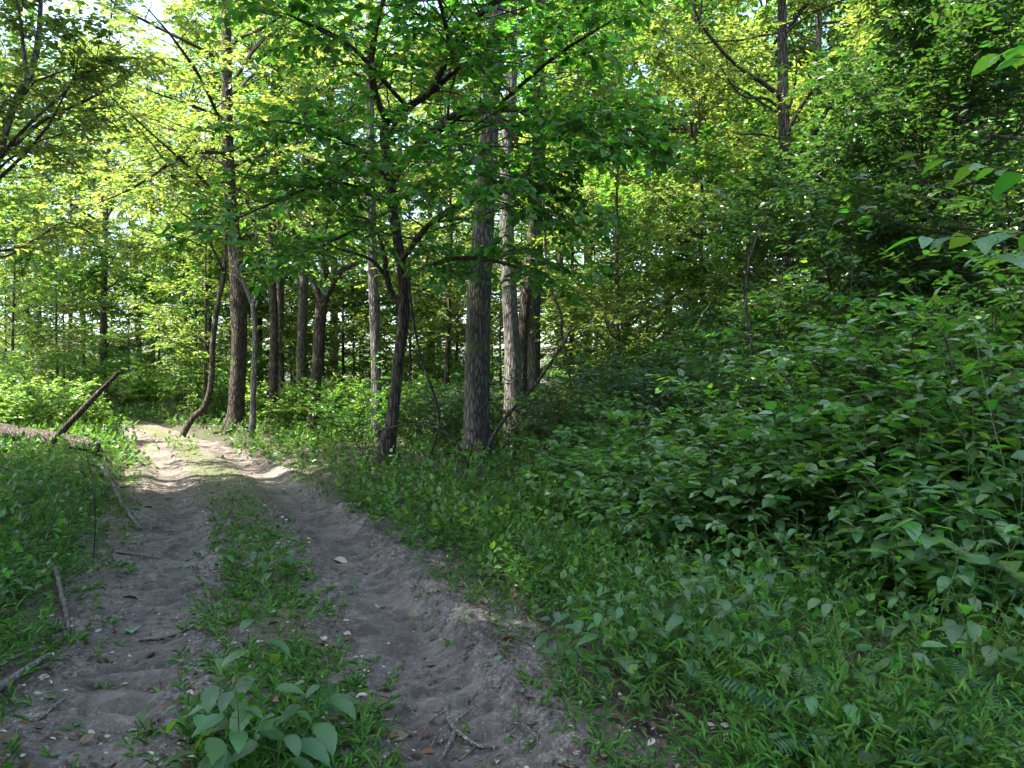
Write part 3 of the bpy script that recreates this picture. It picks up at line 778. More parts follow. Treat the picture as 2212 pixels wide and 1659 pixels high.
hero_tree('broadleaf_tree', 'dark upright tree on the right with tangled bare twigs round its upper trunk', [
    (1708, 860, 21), (1706, 780, 16), (1703, 480, 14), (1696, 330, 12.5), (1692, 200, 11), (1690, 80, 10), (1688, -100, 8), (1686, -600, 3)],
    16.0, M['bark_dark'], M['canopy_yellow'], g=G, rnd=(5.5, 14, 14, 1.6, 3.0, 0.1, 0.8),
    limbs=[[(1692, 215, 16, 6), (1650, 180, 15.8, 5), (1590, 140, 15.5, 4), (1530, 75, 15, 3), (1500, 20, 14.6, 2)],
           [(1694, 300, 16, 5), (1740, 215, 15.7, 4), (1800, 160, 15.3, 3), (1880, 140, 15, 2)],
           [(1690, 80, 16, 5), (1750, 0, 15.5, 4), (1830, -60, 15, 3)]],
    extra=[[(1700, 345, 16, 5), (1740, 310, 15.8, 4.5), (1785, 240, 15.6, 4), (1796, 225, 15.5, 4), (1765, 190, 15.4, 3), (1740, 150, 15.3, 1.5)],
           [(1698, 350, 16, 4), (1730, 330, 15.9, 3), (1765, 285, 15.8, 2.5), (1790, 235, 15.6, 2)],
           [(1694, 250, 16, 3.5), (1660, 215, 15.9, 3), (1600, 205, 15.8, 2), (1560, 150, 15.6, 1.5)],
           [(1696, 260, 16, 3), (1715, 200, 15.9, 2.5), (1720, 120, 15.8, 2), (1700, 60, 15.7, 1.5)],
           [(1700, 300, 16, 3), (1640, 290, 15.8, 2.5), (1600, 290, 15.6, 2), (1580, 284, 15.5, 1)]],
    fk=dict(nsec=9, ntwig=6, nleaf=7, leaf=0.13, shape='ovate', twig_len=0.5, keep=0.8))
for i, (tr, Y, lab) in enumerate((
    ([(2060, 800, 15), (2062, 420, 11), (2055, 280, 10), (2050, 150, 9), (2040, -200, 4)], 26.0, 'sunlit reddish trunk on the far right, left of its two neighbours'),
    ([(2104, 800, 15), (2096, 560, 12), (2088, 400, 11), (2092, 250, 10), (2098, 120, 8), (2100, -200, 4)], 24.5, 'sunlit reddish trunk on the far right, middle of three'),
    ([(2142, 800, 13), (2136, 420, 9), (2128, 300, 8.5), (2122, 180, 8), (2110, -200, 3)], 27.0, 'sunlit reddish trunk on the far right, right of its two neighbours'))):
    hero_tree('broadleaf_tree', lab, tr, Y, M['bark_red'], M['canopy_yellow'], rnd=(9, 16, 12, 2.0, 3.6, 0.1, 0.9), g=G, sides=12, group='reddish trunks on the far right', fk=dict(nsec=7, ntwig=5, nleaf=8, leaf=0.16, twig_len=0.7))
hero_tree('leaning_tree', 'pale branching tree leaning right at the top left edge', [
    (-190, 1000, 12), (-110, 750, 11), (-50, 500, 9.5), (0, 320, 8.5), (35, 215, 7.5), (62, 165, 6.5), (85, 60, 5), (90, -100, 3)],
    11.0, M['bark_pale'], M['canopy_yellow'], g=G, sides=14, wob=0.08,
    limbs=[[(62, 168, 11, 7), (80, 110, 11, 6), (86, 50, 10.9, 5), (90, -50, 10.8, 3)], [(60, 170, 11, 6), (50, 100, 11, 4), (42, 30, 11, 3), (20, -60, 11, 2)],
           [(0, 340, 11, 3), (90, 260, 11.4, 2.4), (190, 215, 12, 3), (300, 150, 12.6, 2)],
           [(-50, 500, 11, 3), (0, 555, 11.3, 2.5), (70, 520, 11.6, 2), (140, 480, 12, 1.5), (210, 510, 12.4, 1.2)]],
    rnd=(3.2, 6.0, 10, 1.6, 2.8, 0.0, 0.7), fk=dict(nsec=9, ntwig=6, nleaf=8, leaf=0.115, twig_len=0.38, f0=0.25))

# ------------------------------------------------------------------ more trees in the wood
def ordinals(items, key):
    order = sorted(range(len(items)), key=lambda i: key(items[i]))
    return {i: ORD[r] for r, i in enumerate(order)}

def fill(items, tpls, name, cat, label, group, seed):
    r = random.Random(seed)
    zones = [(-999, 520, 'left of the tall dark trunk'), (520, 1030, 'between tall dark and thickest trunks'),
             (1030, 1700, 'between thickest trunk and twiggy tree'), (1700, 9999, 'right of the twiggy dark tree')]
    od, zn = {}, {}
    if '{z}' in label:
        for a, b, w in zones:
            ids = [i for i in range(len(items)) if a <= items[i][0] < b]
            for r_, i in enumerate(sorted(ids, key=lambda i: items[i][0])):
                od[i] = ORD[r_]; zn[i] = w
    else:
        od = ordinals(items, lambda q: q[0])
    for i, (px, Y, k, s) in enumerate(items):
        p = gpos(px, Y)
        place(tpls[k], name, label.format(od[i], z=zn.get(i)), cat, p, r.uniform(0, 6.28), s * r.uniform(0.95, 1.05), group)

fill([(-140, 38, 2, 1.0), (90, 50, 2, 1.0), (300, 62, 0, 1.0), (440, 52, 1, 1.05), (725, 42, 2, 0.95), (870, 50, 2, 1.0), (970, 58, 1, 1.1), (1215, 38, 2, 1.0), (1330, 52, 2, 1.0),
      (1435, 34, 2, 0.9), (1545, 46, 2, 1.0), (1585, 38, 2, 0.9), (1810, 36, 2, 1.0), (1925, 50, 2, 1.0), (2000, 42, 0, 1.0), (2230, 38, 1, 1.0), (180, 64, 1, 1.1), (520, 60, 2, 1.0), (640, 58, 0, 1.1), (780, 64, 1, 1.1), (1060, 64, 0, 1.1), (1140, 54, 1, 1.0), (1400, 60, 1, 1.1), (1660, 56, 0, 1.0), (1740, 62, 1, 1.1), (1860, 58, 0, 1.0), (2100, 52, 1, 1.1), (60, 48, 1, 1.0), (150, 54, 1, 1.0), (230, 52, 0, 1.0), (-40, 56, 0, 1.1), (452, 33, 1, 1.0), (-70, 30, 1, 1.0), (225, 38, 1, 1.1), (330, 52, 1, 1.1), (395, 47, 0, 0.95), (560, 33, 1, 1.0), (690, 29, 0, 0.9), (930, 36, 1, 1.0), (1040, 44, 0, 1.0), (1270, 30, 1, 1.0), (1500, 27, 1, 1.0), (1630, 31, 0, 1.0), (1760, 25, 1, 0.9), (1880, 30, 1, 1.0), (1960, 24, 0, 0.9), (2140, 32, 1, 1.0), (2250, 24, 1, 1.0), (1350, 40, 0, 1.0)],
     TALL, 'woodland_tree', 'tree', 'tall background tree {z}, {} from the left', 'tall trees in the background wood', 5)
fill([(-190, 20, 3, 1.0), (30, 29, 3, 1.0), (140, 36, 1, 1.1), (10, 42, 0, 1.1), (345, 46, 2, 1.1), (425, 34, 3, 1.0), (240, 54, 1, 1.2), (560, 36, 2, 1.0), (630, 42, 1, 1.1), (745, 31, 0, 1.0),
      (765, 34, 1, 0.9), (890, 27, 0, 1.0), (925, 34, 1, 1.0), (965, 22, 2, 1.0), (1010, 41, 0, 1.1), (1080, 29, 1, 1.0), (1235, 22, 0, 1.0), (1265, 31, 2, 1.1), (1330, 18, 0, 0.9),
      (1400, 25, 1, 1.0), (1450, 36, 2, 1.1), (1520, 20, 0, 1.0), (1590, 27, 0, 1.0), (1650, 38, 2, 1.1), (1780, 21, 1, 1.0), (1850, 28, 0, 1.1), (1905, 38, 2, 1.1), (1965, 18, 2, 1.0),
      (2035, 23, 1, 1.0), (2150, 20, 0, 1.0), (2230, 28, 2, 1.1), (2310, 18, 1, 1.0), (690, 31, 0, 0.9), (600, 33, 1, 1.0), (440, 29, 0, 1.0), (400, 38, 1, 1.2), (860, 31, 1, 0.9), (1160, 26, 0, 1.0), (1290, 26, 1, 1.1), (1480, 29, 0, 1.2), (1700, 24, 0, 1.0), (1730, 30, 2, 1.1), (1990, 29, 0, 1.1), (2100, 33, 2, 1.1), (2180, 25, 1, 1.0), (500, 32, 1, 1.0), (120, 33, 0, 0.9), (-60, 34, 0, 1.1), (180, 46, 0, 1.2), (280, 48, 3, 1.2), (660, 33, 0, 1.0), (820, 36, 2, 1.1), (990, 30, 0, 1.0), (1130, 34, 2, 1.1), (1360, 32, 0, 1.1), (1550, 24, 1, 1.0), (1620, 19, 1, 1.0), (-120, 50, 1, 1.2), (-30, 58, 0, 1.3), (70, 52, 1, 1.2), (120, 60, 0, 1.3), (200, 58, 1, 1.3), (300, 54, 0, 1.2), (370, 60, 1, 1.3), (430, 55, 3, 1.3), (490, 50, 1, 1.2), (560, 48, 0, 1.2), (640, 50, 1, 1.2), (720, 52, 0, 1.2), (800, 48, 1, 1.2), (880, 54, 0, 1.2), (950, 48, 1, 1.2), (1240, 50, 1, 1.2), (1380, 46, 0, 1.2), (1560, 50, 1, 1.2)],
     MID, 'understorey_tree', 'tree', 'leafy understorey tree {z}, {} from the left', 'understorey trees', 6)

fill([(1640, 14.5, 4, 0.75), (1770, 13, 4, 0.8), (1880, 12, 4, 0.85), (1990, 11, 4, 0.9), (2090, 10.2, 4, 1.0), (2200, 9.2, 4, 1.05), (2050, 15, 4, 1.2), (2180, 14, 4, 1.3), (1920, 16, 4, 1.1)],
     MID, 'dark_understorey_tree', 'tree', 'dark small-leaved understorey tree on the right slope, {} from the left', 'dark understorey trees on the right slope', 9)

# trees standing round the viewpoint, whose crowns shade the foreground
rr = random.Random(8)
near = [(-7.0, 3.0, 0), (-10.5, 7.5, 1), (-14.0, 7.5, 0), (-8.2, -3.0, 2), (-12.5, 2.0, 0), (-6.4, 6.2, 2), (-9.4, 12.4, 2), (-5.2, 2.3, 1), (-9.3, 0.6, 0)]
nlab = ['left of the camera', 'left of the leaning pale tree', 'far left of the track', 'behind the camera to the left', 'farthest left of the viewpoint',
        'just outside the left edge near the track', 'just outside the left edge before the log', 'closest on the left of the camera', 'left and a little behind the camera']
for (x, y, k), lab in zip(near, nlab):
    place(TALL[k], 'woodland_tree', 'tall shading tree ' + lab + ', outside the picture', 'tree', (x, y, float(hgt(x, y))), rr.uniform(0, 6.28), rr.uniform(0.95, 1.1), 'tall trees round the viewpoint')

# ------------------------------------------------------------------ shrubs
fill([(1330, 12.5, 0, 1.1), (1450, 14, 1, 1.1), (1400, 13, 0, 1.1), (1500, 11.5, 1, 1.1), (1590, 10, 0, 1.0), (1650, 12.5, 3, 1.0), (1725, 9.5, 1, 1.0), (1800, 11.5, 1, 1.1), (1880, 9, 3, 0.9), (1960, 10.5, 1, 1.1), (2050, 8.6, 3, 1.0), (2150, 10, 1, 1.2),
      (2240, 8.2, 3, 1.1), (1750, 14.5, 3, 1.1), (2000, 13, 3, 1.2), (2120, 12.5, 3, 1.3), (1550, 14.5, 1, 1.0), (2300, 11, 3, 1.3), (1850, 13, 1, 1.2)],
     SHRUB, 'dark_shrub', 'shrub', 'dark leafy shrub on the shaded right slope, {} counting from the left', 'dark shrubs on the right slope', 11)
fill([(1340, 7.6, 4, 0.75), (1430, 8.6, 4, 0.9), (1470, 6.6, 4, 0.75), (1540, 7.4, 5, 0.8), (1600, 9.2, 5, 1.0), (1640, 7.0, 4, 0.9), (1720, 8.2, 5, 0.95), (1780, 6.7, 4, 0.95), (1850, 7.6, 5, 1.0), (1920, 6.0, 4, 1.0), (1990, 8.4, 5, 1.15), (2060, 6.8, 4, 1.1), (2110, 7.8, 5, 1.2), (2180, 6.2, 5, 1.1), (1250, 9.6, 4, 0.8), (1360, 10.5, 5, 0.85), (1490, 10.2, 5, 0.95), (1680, 10.5, 5, 1.1)],
     SHRUB, 'arching_shrub', 'shrub', 'arching broad-leaved shrub in the near right undergrowth, {} from the left', 'arching shrubs in the right undergrowth', 14)
fill([(1300, 14.5, 0, 0.9), (1250, 16.5, 0, 1.0), (1180, 15.5, 0, 0.8), (965, 16, 0, 0.8), (1085, 17, 1, 0.9), (785, 18, 3, 0.7), (900, 18.5, 0, 0.9), (730, 21, 2, 1.0), (625, 25, 2, 1.1), (700, 27, 2, 1.2), (570, 29, 2, 1.2), (455, 30, 2, 1.0), (1340, 20, 3, 0.9), (1010, 21, 3, 0.8), (860, 24, 2, 1.2)],
     SHRUB, 'leafy_shrub', 'shrub', 'leafy shrub among the middle trunks, {} counting from the left', 'shrubs among the middle trunks', 12)
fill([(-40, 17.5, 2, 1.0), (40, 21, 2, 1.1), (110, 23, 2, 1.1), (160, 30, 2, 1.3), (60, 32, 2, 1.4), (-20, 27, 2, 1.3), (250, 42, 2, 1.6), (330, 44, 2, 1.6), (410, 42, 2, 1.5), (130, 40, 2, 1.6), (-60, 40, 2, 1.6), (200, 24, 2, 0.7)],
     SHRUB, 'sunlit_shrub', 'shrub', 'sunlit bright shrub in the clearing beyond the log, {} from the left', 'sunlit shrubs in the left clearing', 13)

# ------------------------------------------------------------------ broad-leaved herbs with single leaves
def blade_mesh(name, mat, droop, fold, wid, rowsn=13, twist=0.0):
    u = np.linspace(0, 1, rowsn)
    w = wid * (np.sin(np.pi * u ** 0.72) ** 0.85) * (1 - 0.18 * u)
    w[0] = 0.012; w[-1] = 0.004
    tooth = np.where(np.arange(rowsn) % 2 == 0, 1.0, 0.88)
    ang = droop * u ** 1.3
    du = 1 / (rowsn - 1)
    cx = np.concatenate([[0], np.cumsum(np.cos(ang[:-1]) * du)])
    cz = -np.concatenate([[0], np.cumsum(np.sin(ang[:-1]) * du)])
    V, UV = [], []
    for i in range(rowsn):
        for s in (-1, 0, 1):
            lift = fold * abs(s) * w[i]
            V.append((cx[i] + lift * math.sin(ang[i]), s * w[i] * tooth[i], cz[i] + lift * math.cos(ang[i]) + twist * s * u[i] * w[i]))
            UV.append((u[i], s))
    q = []
    for i in range(rowsn - 1):
        for c in range(2):
            a = i * 3 + c
            q.append((a, a + 3, a + 4, a + 1))
    return mk_mesh(name, np.array(V), [np.array(q)], mat, True, np.array(UV))

NET = [blade_mesh('nettle_blade', M['nettle'], d, f, w, twist=t) for d, f, w, t in ((0.5, 0.25, 0.31, 0.1), (0.9, 0.18, 0.33, -0.15), (0.25, 0.35, 0.29, 0.2), (1.2, 0.12, 0.30, 0.0))]
SHL = [blade_mesh('shrub_blade', M['shrub_leaf'], d, f, w, twist=t) for d, f, w, t in ((0.35, 0.2, 0.29, 0.1), (0.7, 0.15, 0.31, -0.12), (0.15, 0.3, 0.26, 0.2))]

def basis(P, D, Nn, s):
    x = Vector(D).normalized()
    y = Vector(Nn).cross(x).normalized()
    z = x.cross(y)
    m = Matrix(((x[0] * s, y[0] * s, z[0] * s, P[0]), (x[1] * s, y[1] * s, z[1] * s, P[1]), (x[2] * s, y[2] * s, z[2] * s, P[2]), (0, 0, 0, 1)))
    return m

def herb(name, label, cat, loc, stems, blades, leaf, g, group=None, stem_mat=None, f0=0.3, pet=0.45, pairs=False, droop=-0.25, trop=0.03, wig=0.05):
    """stems: list of (height, azimuth, lean, nleaf, foot offset)."""
    t = thing(name, label, cat, loc, group=group)
    for (h, az, lean, nl, off) in stems:
        d = np.array([math.cos(az) * math.sin(lean), math.sin(az) * math.sin(lean), math.cos(lean)])
        s = np.array([math.cos(az) * off, math.sin(az) * off, -0.04])
        poly = polylines(s[None], d[None], np.array([h + 0.04]), 6, wig, trop, g)[0]
        tubes = [tube(poly, np.linspace(0.0026 + 0.003 * h, 0.0012, 7), 5, cap=False)]
        leaves = []
        for i in range(nl):
            f = f0 + (1 - f0) * (i + 0.5) / nl
            idx = f * 6; k = min(int(idx), 5)
            p = poly[k] + (poly[k + 1] - poly[k]) * (idx - k)
            la = i * (2.4 if not pairs else 1.57 + 3.1416 * (i % 2)) + az + g.normal(0, 0.35)
            out = np.array([math.cos(la), math.sin(la), 0.0])
            size = leaf * (1.15 - 0.75 * max(0, f - 0.55) / 0.45 * 0.9) * g.uniform(0.75, 1.15)
            up = 0.45 if f < 0.8 else 0.9
            q = p + (out + UP * up) * size * pet
            tubes.append(batch_tubes(p[None], q[None], 0.0016, 0.001, 3))
            dr = droop + g.normal(0, 0.18)
            leaves.append((q, out + UP * dr + g.normal(0, 0.1, 3), UP + out * 0.25 + g.normal(0, 0.16, 3), size))
        V, FL = join(tubes)
        part('stem', mk_mesh('stem', V, FL, stem_mat or M['stem']), t)
        for (q, dd, nn, size) in leaves:
            o = part('leaf', blades[int(g.integers(len(blades)))], t)
            o.matrix_local = basis(q, dd, nn, size)
    return t

H = np.random.default_rng(91)
def stems_for(n, h, nl, spread, g):
    return [(h * g.uniform(0.7, 1.05), i * 2.4 + g.uniform(0, 1), g.uniform(0.1, 0.45), nl, spread * g.uniform(0.3, 1)) for i in range(n)]

p = on_ground(560, 1655); p[2] = path_z(p[0], p[1])
herb('nettle_plant', 'large broad-leaved nettle between the ruts at the bottom of the picture', 'plant', p,
     [(0.62, 1.8, 0.08, 11, 0.03), (0.44, 2.8, 0.5, 10, 0.10), (0.40, 0.3, 0.5, 10, 0.10), (0.42, 4.4, 0.4, 10, 0.08), (0.34, 5.4, 0.55, 9, 0.10), (0.36, 3.6, 0.6, 9, 0.1), (0.34, 1.0, 0.6, 9, 0.12)], NET, 0.14, H)
p = on_ground(515, 1235); p[2] = path_z(p[0], p[1])
herb('nettle_plant', 'small upright nettle, left of a pair growing between the ruts', 'plant', p, [(0.42, 1.0, 0.1, 7, 0.02), (0.34, 3.5, 0.3, 6, 0.06)], NET, 0.10, H, 'nettles between the ruts')
p = on_ground(590, 1255); p[2] = path_z(p[0], p[1])
herb('nettle_plant', 'bushier nettle, right of a pair growing between the ruts', 'plant', p, [(0.36, 1.0, 0.2, 7, 0.05), (0.38, 3.0, 0.35, 7, 0.08), (0.33, 5.0, 0.4, 7, 0.08), (0.42, 0.2, 0.25, 6, 0.05)], NET, 0.11, H, 'nettles between the ruts')

herbs = []
for (px, py, h, n, nl, lf) in ((1255, 1470, 0.42, 4, 8, 0.11), (1330, 1430, 0.5, 4, 8, 0.115), (1420, 1500, 0.5, 4, 8, 0.12), (1360, 1350, 0.5, 4, 8, 0.11), (1480, 1400, 0.52, 4, 8, 0.11), (1560, 1460, 0.5, 4, 8, 0.12), (1640, 1520, 0.45, 4, 7, 0.135),
                               (1620, 1360, 0.55, 3, 8, 0.11), (1750, 1400, 0.6, 3, 8, 0.12), (1880, 1560, 0.5, 3, 7, 0.14), (1420, 1290, 0.5, 3, 8, 0.1), (1260, 1290, 0.4, 3, 7, 0.1), (1540, 1300, 0.6, 3, 8, 0.11),
                               (1700, 1290, 0.7, 3, 8, 0.11), (1850, 1330, 0.75, 3, 8, 0.12), (1990, 1420, 0.7, 3, 8, 0.12), (2120, 1380, 0.8, 3, 8, 0.13), (2060, 1520, 0.6, 3, 7, 0.13), (2190, 1560, 0.7, 3, 7, 0.13),
                               (1180, 1180, 0.4, 3, 7, 0.1), (1300, 1200, 0.45, 3, 7, 0.1), (1090, 1150, 0.35, 3, 6, 0.09), (1450, 1190, 0.6, 3, 8, 0.1), (1600, 1210, 0.7, 3, 8, 0.11), (1760, 1220, 0.8, 3, 9, 0.11), (1930, 1260, 0.9, 3, 9, 0.12), (2080, 1270, 0.95, 3, 9, 0.12), (2200, 1330, 0.95, 3, 9, 0.13),
                               (1840, 1680, 0.3, 3, 7, 0.145), (1960, 1700, 0.34, 3, 7, 0.15), (2080, 1690, 0.3, 3, 6, 0.14), (40, 1310, 0.35, 3, 6, 0.09), (150, 1180, 0.4, 3, 6, 0.09), (60, 1080, 0.45, 3, 7, 0.1)):
    herbs.append((px, py, h, n, nl, lf))
hr = [q for q in herbs if q[0] > 1000]; od = ordinals(hr, lambda q: q[0])
for i, (px, py, h, n, nl, lf) in enumerate(hr):
    p = on_ground(px, py)
    herb('broadleaf_herb', f'broad-leaved herb in the verge right of the track, {od[i]} from the left', 'plant', p, stems_for(n, h, nl, 0.12, H), NET, lf, H, 'herbs in the right verge')
for lab, (px, py, h, n, nl, lf) in zip(('nearest', 'middle', 'farthest'), [q for q in herbs if q[0] < 1000]):
    p = on_ground(px, py)
    herb('broadleaf_herb', f'broad-leaved herb on the left bank, {lab} of three', 'plant', p, stems_for(n, h, nl, 0.12, H), NET, lf, H, 'herbs on the left bank')

sh = [(1500, 7.6, 1.1, 6, 13), (1620, 8.3, 1.3, 6, 13), (1690, 6.7, 1.15, 6, 13), (1790, 7.6, 1.5, 6, 14), (1880, 6.2, 1.3, 6, 13), (1960, 7.3, 1.7, 6, 15), (2040, 5.7, 1.35, 6, 14), (2130, 6.8, 1.8, 6, 15), (2190, 5.2, 1.4, 6, 14), (1400, 8.8, 0.9, 5, 11), (1750, 5.6, 0.8, 5, 10), (2260, 6.0, 1.9, 6, 15), (1560, 6.2, 0.7, 5, 10), (1950, 5.0, 1.0, 6, 12), (2200, 4.5, 1.3, 6, 13), (2090, 4.9, 1.2, 6, 12), (2270, 5.2, 1.9, 7, 15), (1830, 5.3, 1.0, 6, 11), (2020, 6.3, 1.8, 7, 15)]
od = ordinals(sh, lambda q: q[0])
for i, (px, Y, h, n, nl) in enumerate(sh):
    p = gpos(px, Y)
    st = [(h * H.uniform(0.55, 1.08), k * 2.4 + H.uniform(0, 1), H.uniform(0.15, 0.8), int(nl * 1.3), 0.25 * H.uniform(0.3, 1)) for k in range(n + 2)]
    herb('leafy_bush', f'leafy bush in the thicket at right, {od[i]} from the left', 'shrub', p, st, SHL, 0.15 if px < 1850 else 0.175, H, 'bushes in the right thicket', None, f0=0.12, pet=0.3, droop=-0.06, trop=-0.07, wig=0.08)

# broad leaves hanging in from the right edge
pb = thing('overhanging_tree', 'young tree whose big bright leaves hang in from the right edge', 'tree', (3.75, 4.6, float(hgt(3.75, 4.6))))
zb = float(hgt(3.75, 4.6))
part('trunk', mk_mesh('trunk', *tube([(0, 0, -0.1), (0.03, 0, 1.5), (0.0, 0.05, 3.0), (0.1, 0, 4.6)], [0.045, 0.038, 0.03, 0.01], 10, 0.05, 3, sub=4), M['bark_dark']), pb)
for (z0, dx, dy, dz, ln) in ((2.25, -1, 0.1, 0.14, 1.25), (2.0, -1, -0.2, 0.05, 1.15), (2.5, -1, 0.4, 0.15, 1.25), (3.0, -0.8, -0.4, 0.3, 1.1), (2.9, 0.6, 0.6, 0.3, 1.2), (3.4, -0.4, 0.9, 0.4, 1.0), (3.6, 0.5, -0.8, 0.4, 1.0)):
    tw = polylines(np.array([[0, 0, z0]]), np.array([[dx, dy, dz]]), np.array([ln]), 5, 0.06, -0.03, H)
    br = part('branch', mk_mesh('branch', *poly_tubes(tw, 0.009, 0.003, 5), M['twig']), pb)
    P_, D_, N_, S_ = leaf_points(tw, 13, 0.20, H, f0=0.25, droop=-0.35, tilt=0.25)
    for k in range(len(P_)):
        o = part('leaf', SHL[k % 3], br)
        o.matrix_local = basis(P_[k], D_[k], N_[k], S_[k])

# tall weeds and bare stems standing above the thicket
WEED = [blade_mesh('weed_blade', M['nettle'], d, 0.2, 0.17) for d in (0.3, 0.8)]
for (px, Y, h, az, lean, lab) in ((2150, 6.0, 2.0, 2.9, 0.22, 'tall thin weed rising highest above the right thicket'), (1490, 7.0, 1.25, 1.5, 0.08, 'tall thin weed at the left end of the thicket'),
                                  (1745, 6.2, 1.4, 3.4, 0.10, 'tall thin weed in the middle of the thicket'), (1600, 6.6, 1.3, 0.3, 0.10, 'tall thin weed left of the middle of the thicket'), (2010, 6.4, 1.75, 0.2, 0.12, 'tall thin weed right of the middle of the thicket')):
    herb('tall_weed', lab, 'weed', gpos(px, Y), [(h, az, lean, 22, 0.0)], WEED, 0.10, H, 'tall weeds in the thicket', f0=0.25, pet=0.12, droop=0.25)
for (pts, r, mt, lab) in (([(1785, 1545, 4.25), (1800, 1430, 4.3), (1812, 1330, 4.35), (1845, 1240, 4.5)], 0.005, 'twig', 'thin brown stem curving up out of the lower right grass'),
                          ([(2260, 1480, 3.9), (2130, 1370, 4.2), (2050, 1290, 4.5), (2025, 1220, 4.7)], 0.006, 'stem', 'pale green stem slanting up left from the right edge'),
                          ([(1650, 1390, 5.2), (1720, 1350, 5.4), (1830, 1330, 5.7), (1950, 1320, 5.9)], 0.004, 'deadwood', 'thin dead stick lying over the plants at lower right'),
                          ([(1720, 1290, 5.6), (1705, 1230, 5.9), (1690, 1130, 6.2), (1660, 1075, 6.4)], 0.006, 'deadwood', 'pale dead stalk bent left among the bushes')):
    P_ = np.array([at(*q) for q in pts])
    b_ = np.array([P_[0][0], P_[0][1], float(hgt(P_[0][0], P_[0][1]))])
    P_ = np.vstack([[b_ - [0, 0, 0.03]], P_]) if P_[0][2] > b_[2] else P_
    o = thing('bare_stem', lab, 'stem', b_, group='bare stems in the right thicket')
    part('stem', mk_mesh('stem', *tube(P_ - b_, np.linspace(r, r * 0.5, len(P_)), 6, 0.08, 5, sub=4), M[mt]), o)

# ------------------------------------------------------------------ ferns
def fern(label, loc, fronds, L, g, group=None):
    t = thing('fern', label, 'fern', loc, group=group)
    for (az, lean) in fronds:
        d = np.array([[math.cos(az) * math.cos(lean), math.sin(az) * math.cos(lean), math.sin(lean)]])
        poly = polylines(np.array([[0, 0, 0.0]]), d, np.array([L * g.uniform(0.8, 1.1)]), 8, 0.02, -0.09, g)
        st = poly_tubes(poly, 0.003, 0.001, 3)
        n = 44
        f = np.repeat(np.linspace(0.2, 0.98, n // 2), 2)
        idx = f * 8; k = np.minimum(idx.astype(int), 7)
        pos = poly[0][k] + (poly[0][k + 1] - poly[0][k]) * (idx - k)[:, None]
        tan = nrm(poly[0][k + 1] - poly[0][k])
        side = nrm(np.cross(tan, UP)) * np.where(np.arange(n) % 2 == 0, 1, -1)[:, None]
        size = 0.30 * L * np.sin(np.pi * (0.18 + 0.8 * (1 - f)) ** 1.0) ** 0.8 * 0.55 + 0.02
        lv = leaves_mesh(pos, side + tan * 0.35 - UP * 0.1, np.tile(np.cross(side, tan) * np.where(np.arange(n) % 2 == 0, 1, -1)[:, None], 1) + g.normal(0, 0.08, (n, 3)), size, 'lance')
        V, FL = join([st, lv])
        part('frond', mk_mesh('frond', V, FL, M['fern']), t)
    return t
fern('dark green fern with arching fronds at the bottom right', on_ground(1830, 1640), [(0.5, 0.8), (1.6, 0.9), (2.7, 0.8), (3.7, 0.7), (4.8, 0.75), (5.7, 0.8)], 0.50, H)
fern('dark green fern cut off by the right edge of the picture', on_ground(2250, 1640), [(0.5, 0.8), (1.7, 0.8), (2.7, 0.7), (3.3, 0.6), (4.6, 0.7)], 0.5, H)

# ------------------------------------------------------------------ log, pole, sticks
def world_thing(name, label, cat, mesh_parts, base, group=None):
    t = thing(name, label, cat, base, group=group)
    for pn, (V, FL), mt in mesh_parts:
        part(pn, mk_mesh(pn, V - np.array(base), FL, mt), t)
    return t
lg = [at(-140, 925, 15.2), at(0, 943, 14.9), at(90, 950, 14.7), at(160, 962, 14.5), at(205, 972, 14.3)]
bz = lg[2].copy(); bz[2] = float(hgt(bz[0], bz[1]))
logt = tube(lg, [0.24, 0.23, 0.22, 0.19, 0.13], 26, 0.22, 77, sub=7)
sp = []
for k in range(16):
    a = np.array(lg[3]) + H.normal(0, 0.10, 3) * (1, 1, 0.8)
    b = a + np.array([0.55, -0.1, -0.05]) * H.uniform(0.5, 1.2) + H.normal(0, 0.06, 3)
    sp.append(batch_tubes(a[None], b[None], 0.03, 0.006, 4))
rt = []
for k in range(46):
    a = at(H.uniform(150, 222), H.uniform(965, 985), 14.1)
    b = a + np.array([H.normal(0, 0.06), -0.1, -H.uniform(0.15, 0.4)])
    c = (a + b) / 2 + H.normal(0, 0.05, 3)
    rt.append(tube([a, c, b], [0.012, 0.009, 0.003], 4, sub=3, cap=False))
world_thing('fallen_log', 'rotten reddish log with a splintered end lying beside the track', 'log',
            [('log_body', logt, M['rot']), ('splintered_end', join(sp), M['bark_dark']), ('root_tangle', join(rt), M['twig'])], bz)
pl = [at(72, 1000, 14.2), at(104, 966, 14.1), at(150, 915, 14.0), at(205, 857, 13.9), at(258, 803, 13.8)]
bz = pl[0].copy(); bz[2] = float(hgt(bz[0], bz[1]))
world_thing('leaning_pole', 'broken brown trunk leaning up to the right over the rotten log', 'dead trunk', [('trunk', tube(pl, [0.07, 0.066, 0.058, 0.05, 0.036], 16, 0.10, 12, sub=6), M['bark_dark'])], bz)

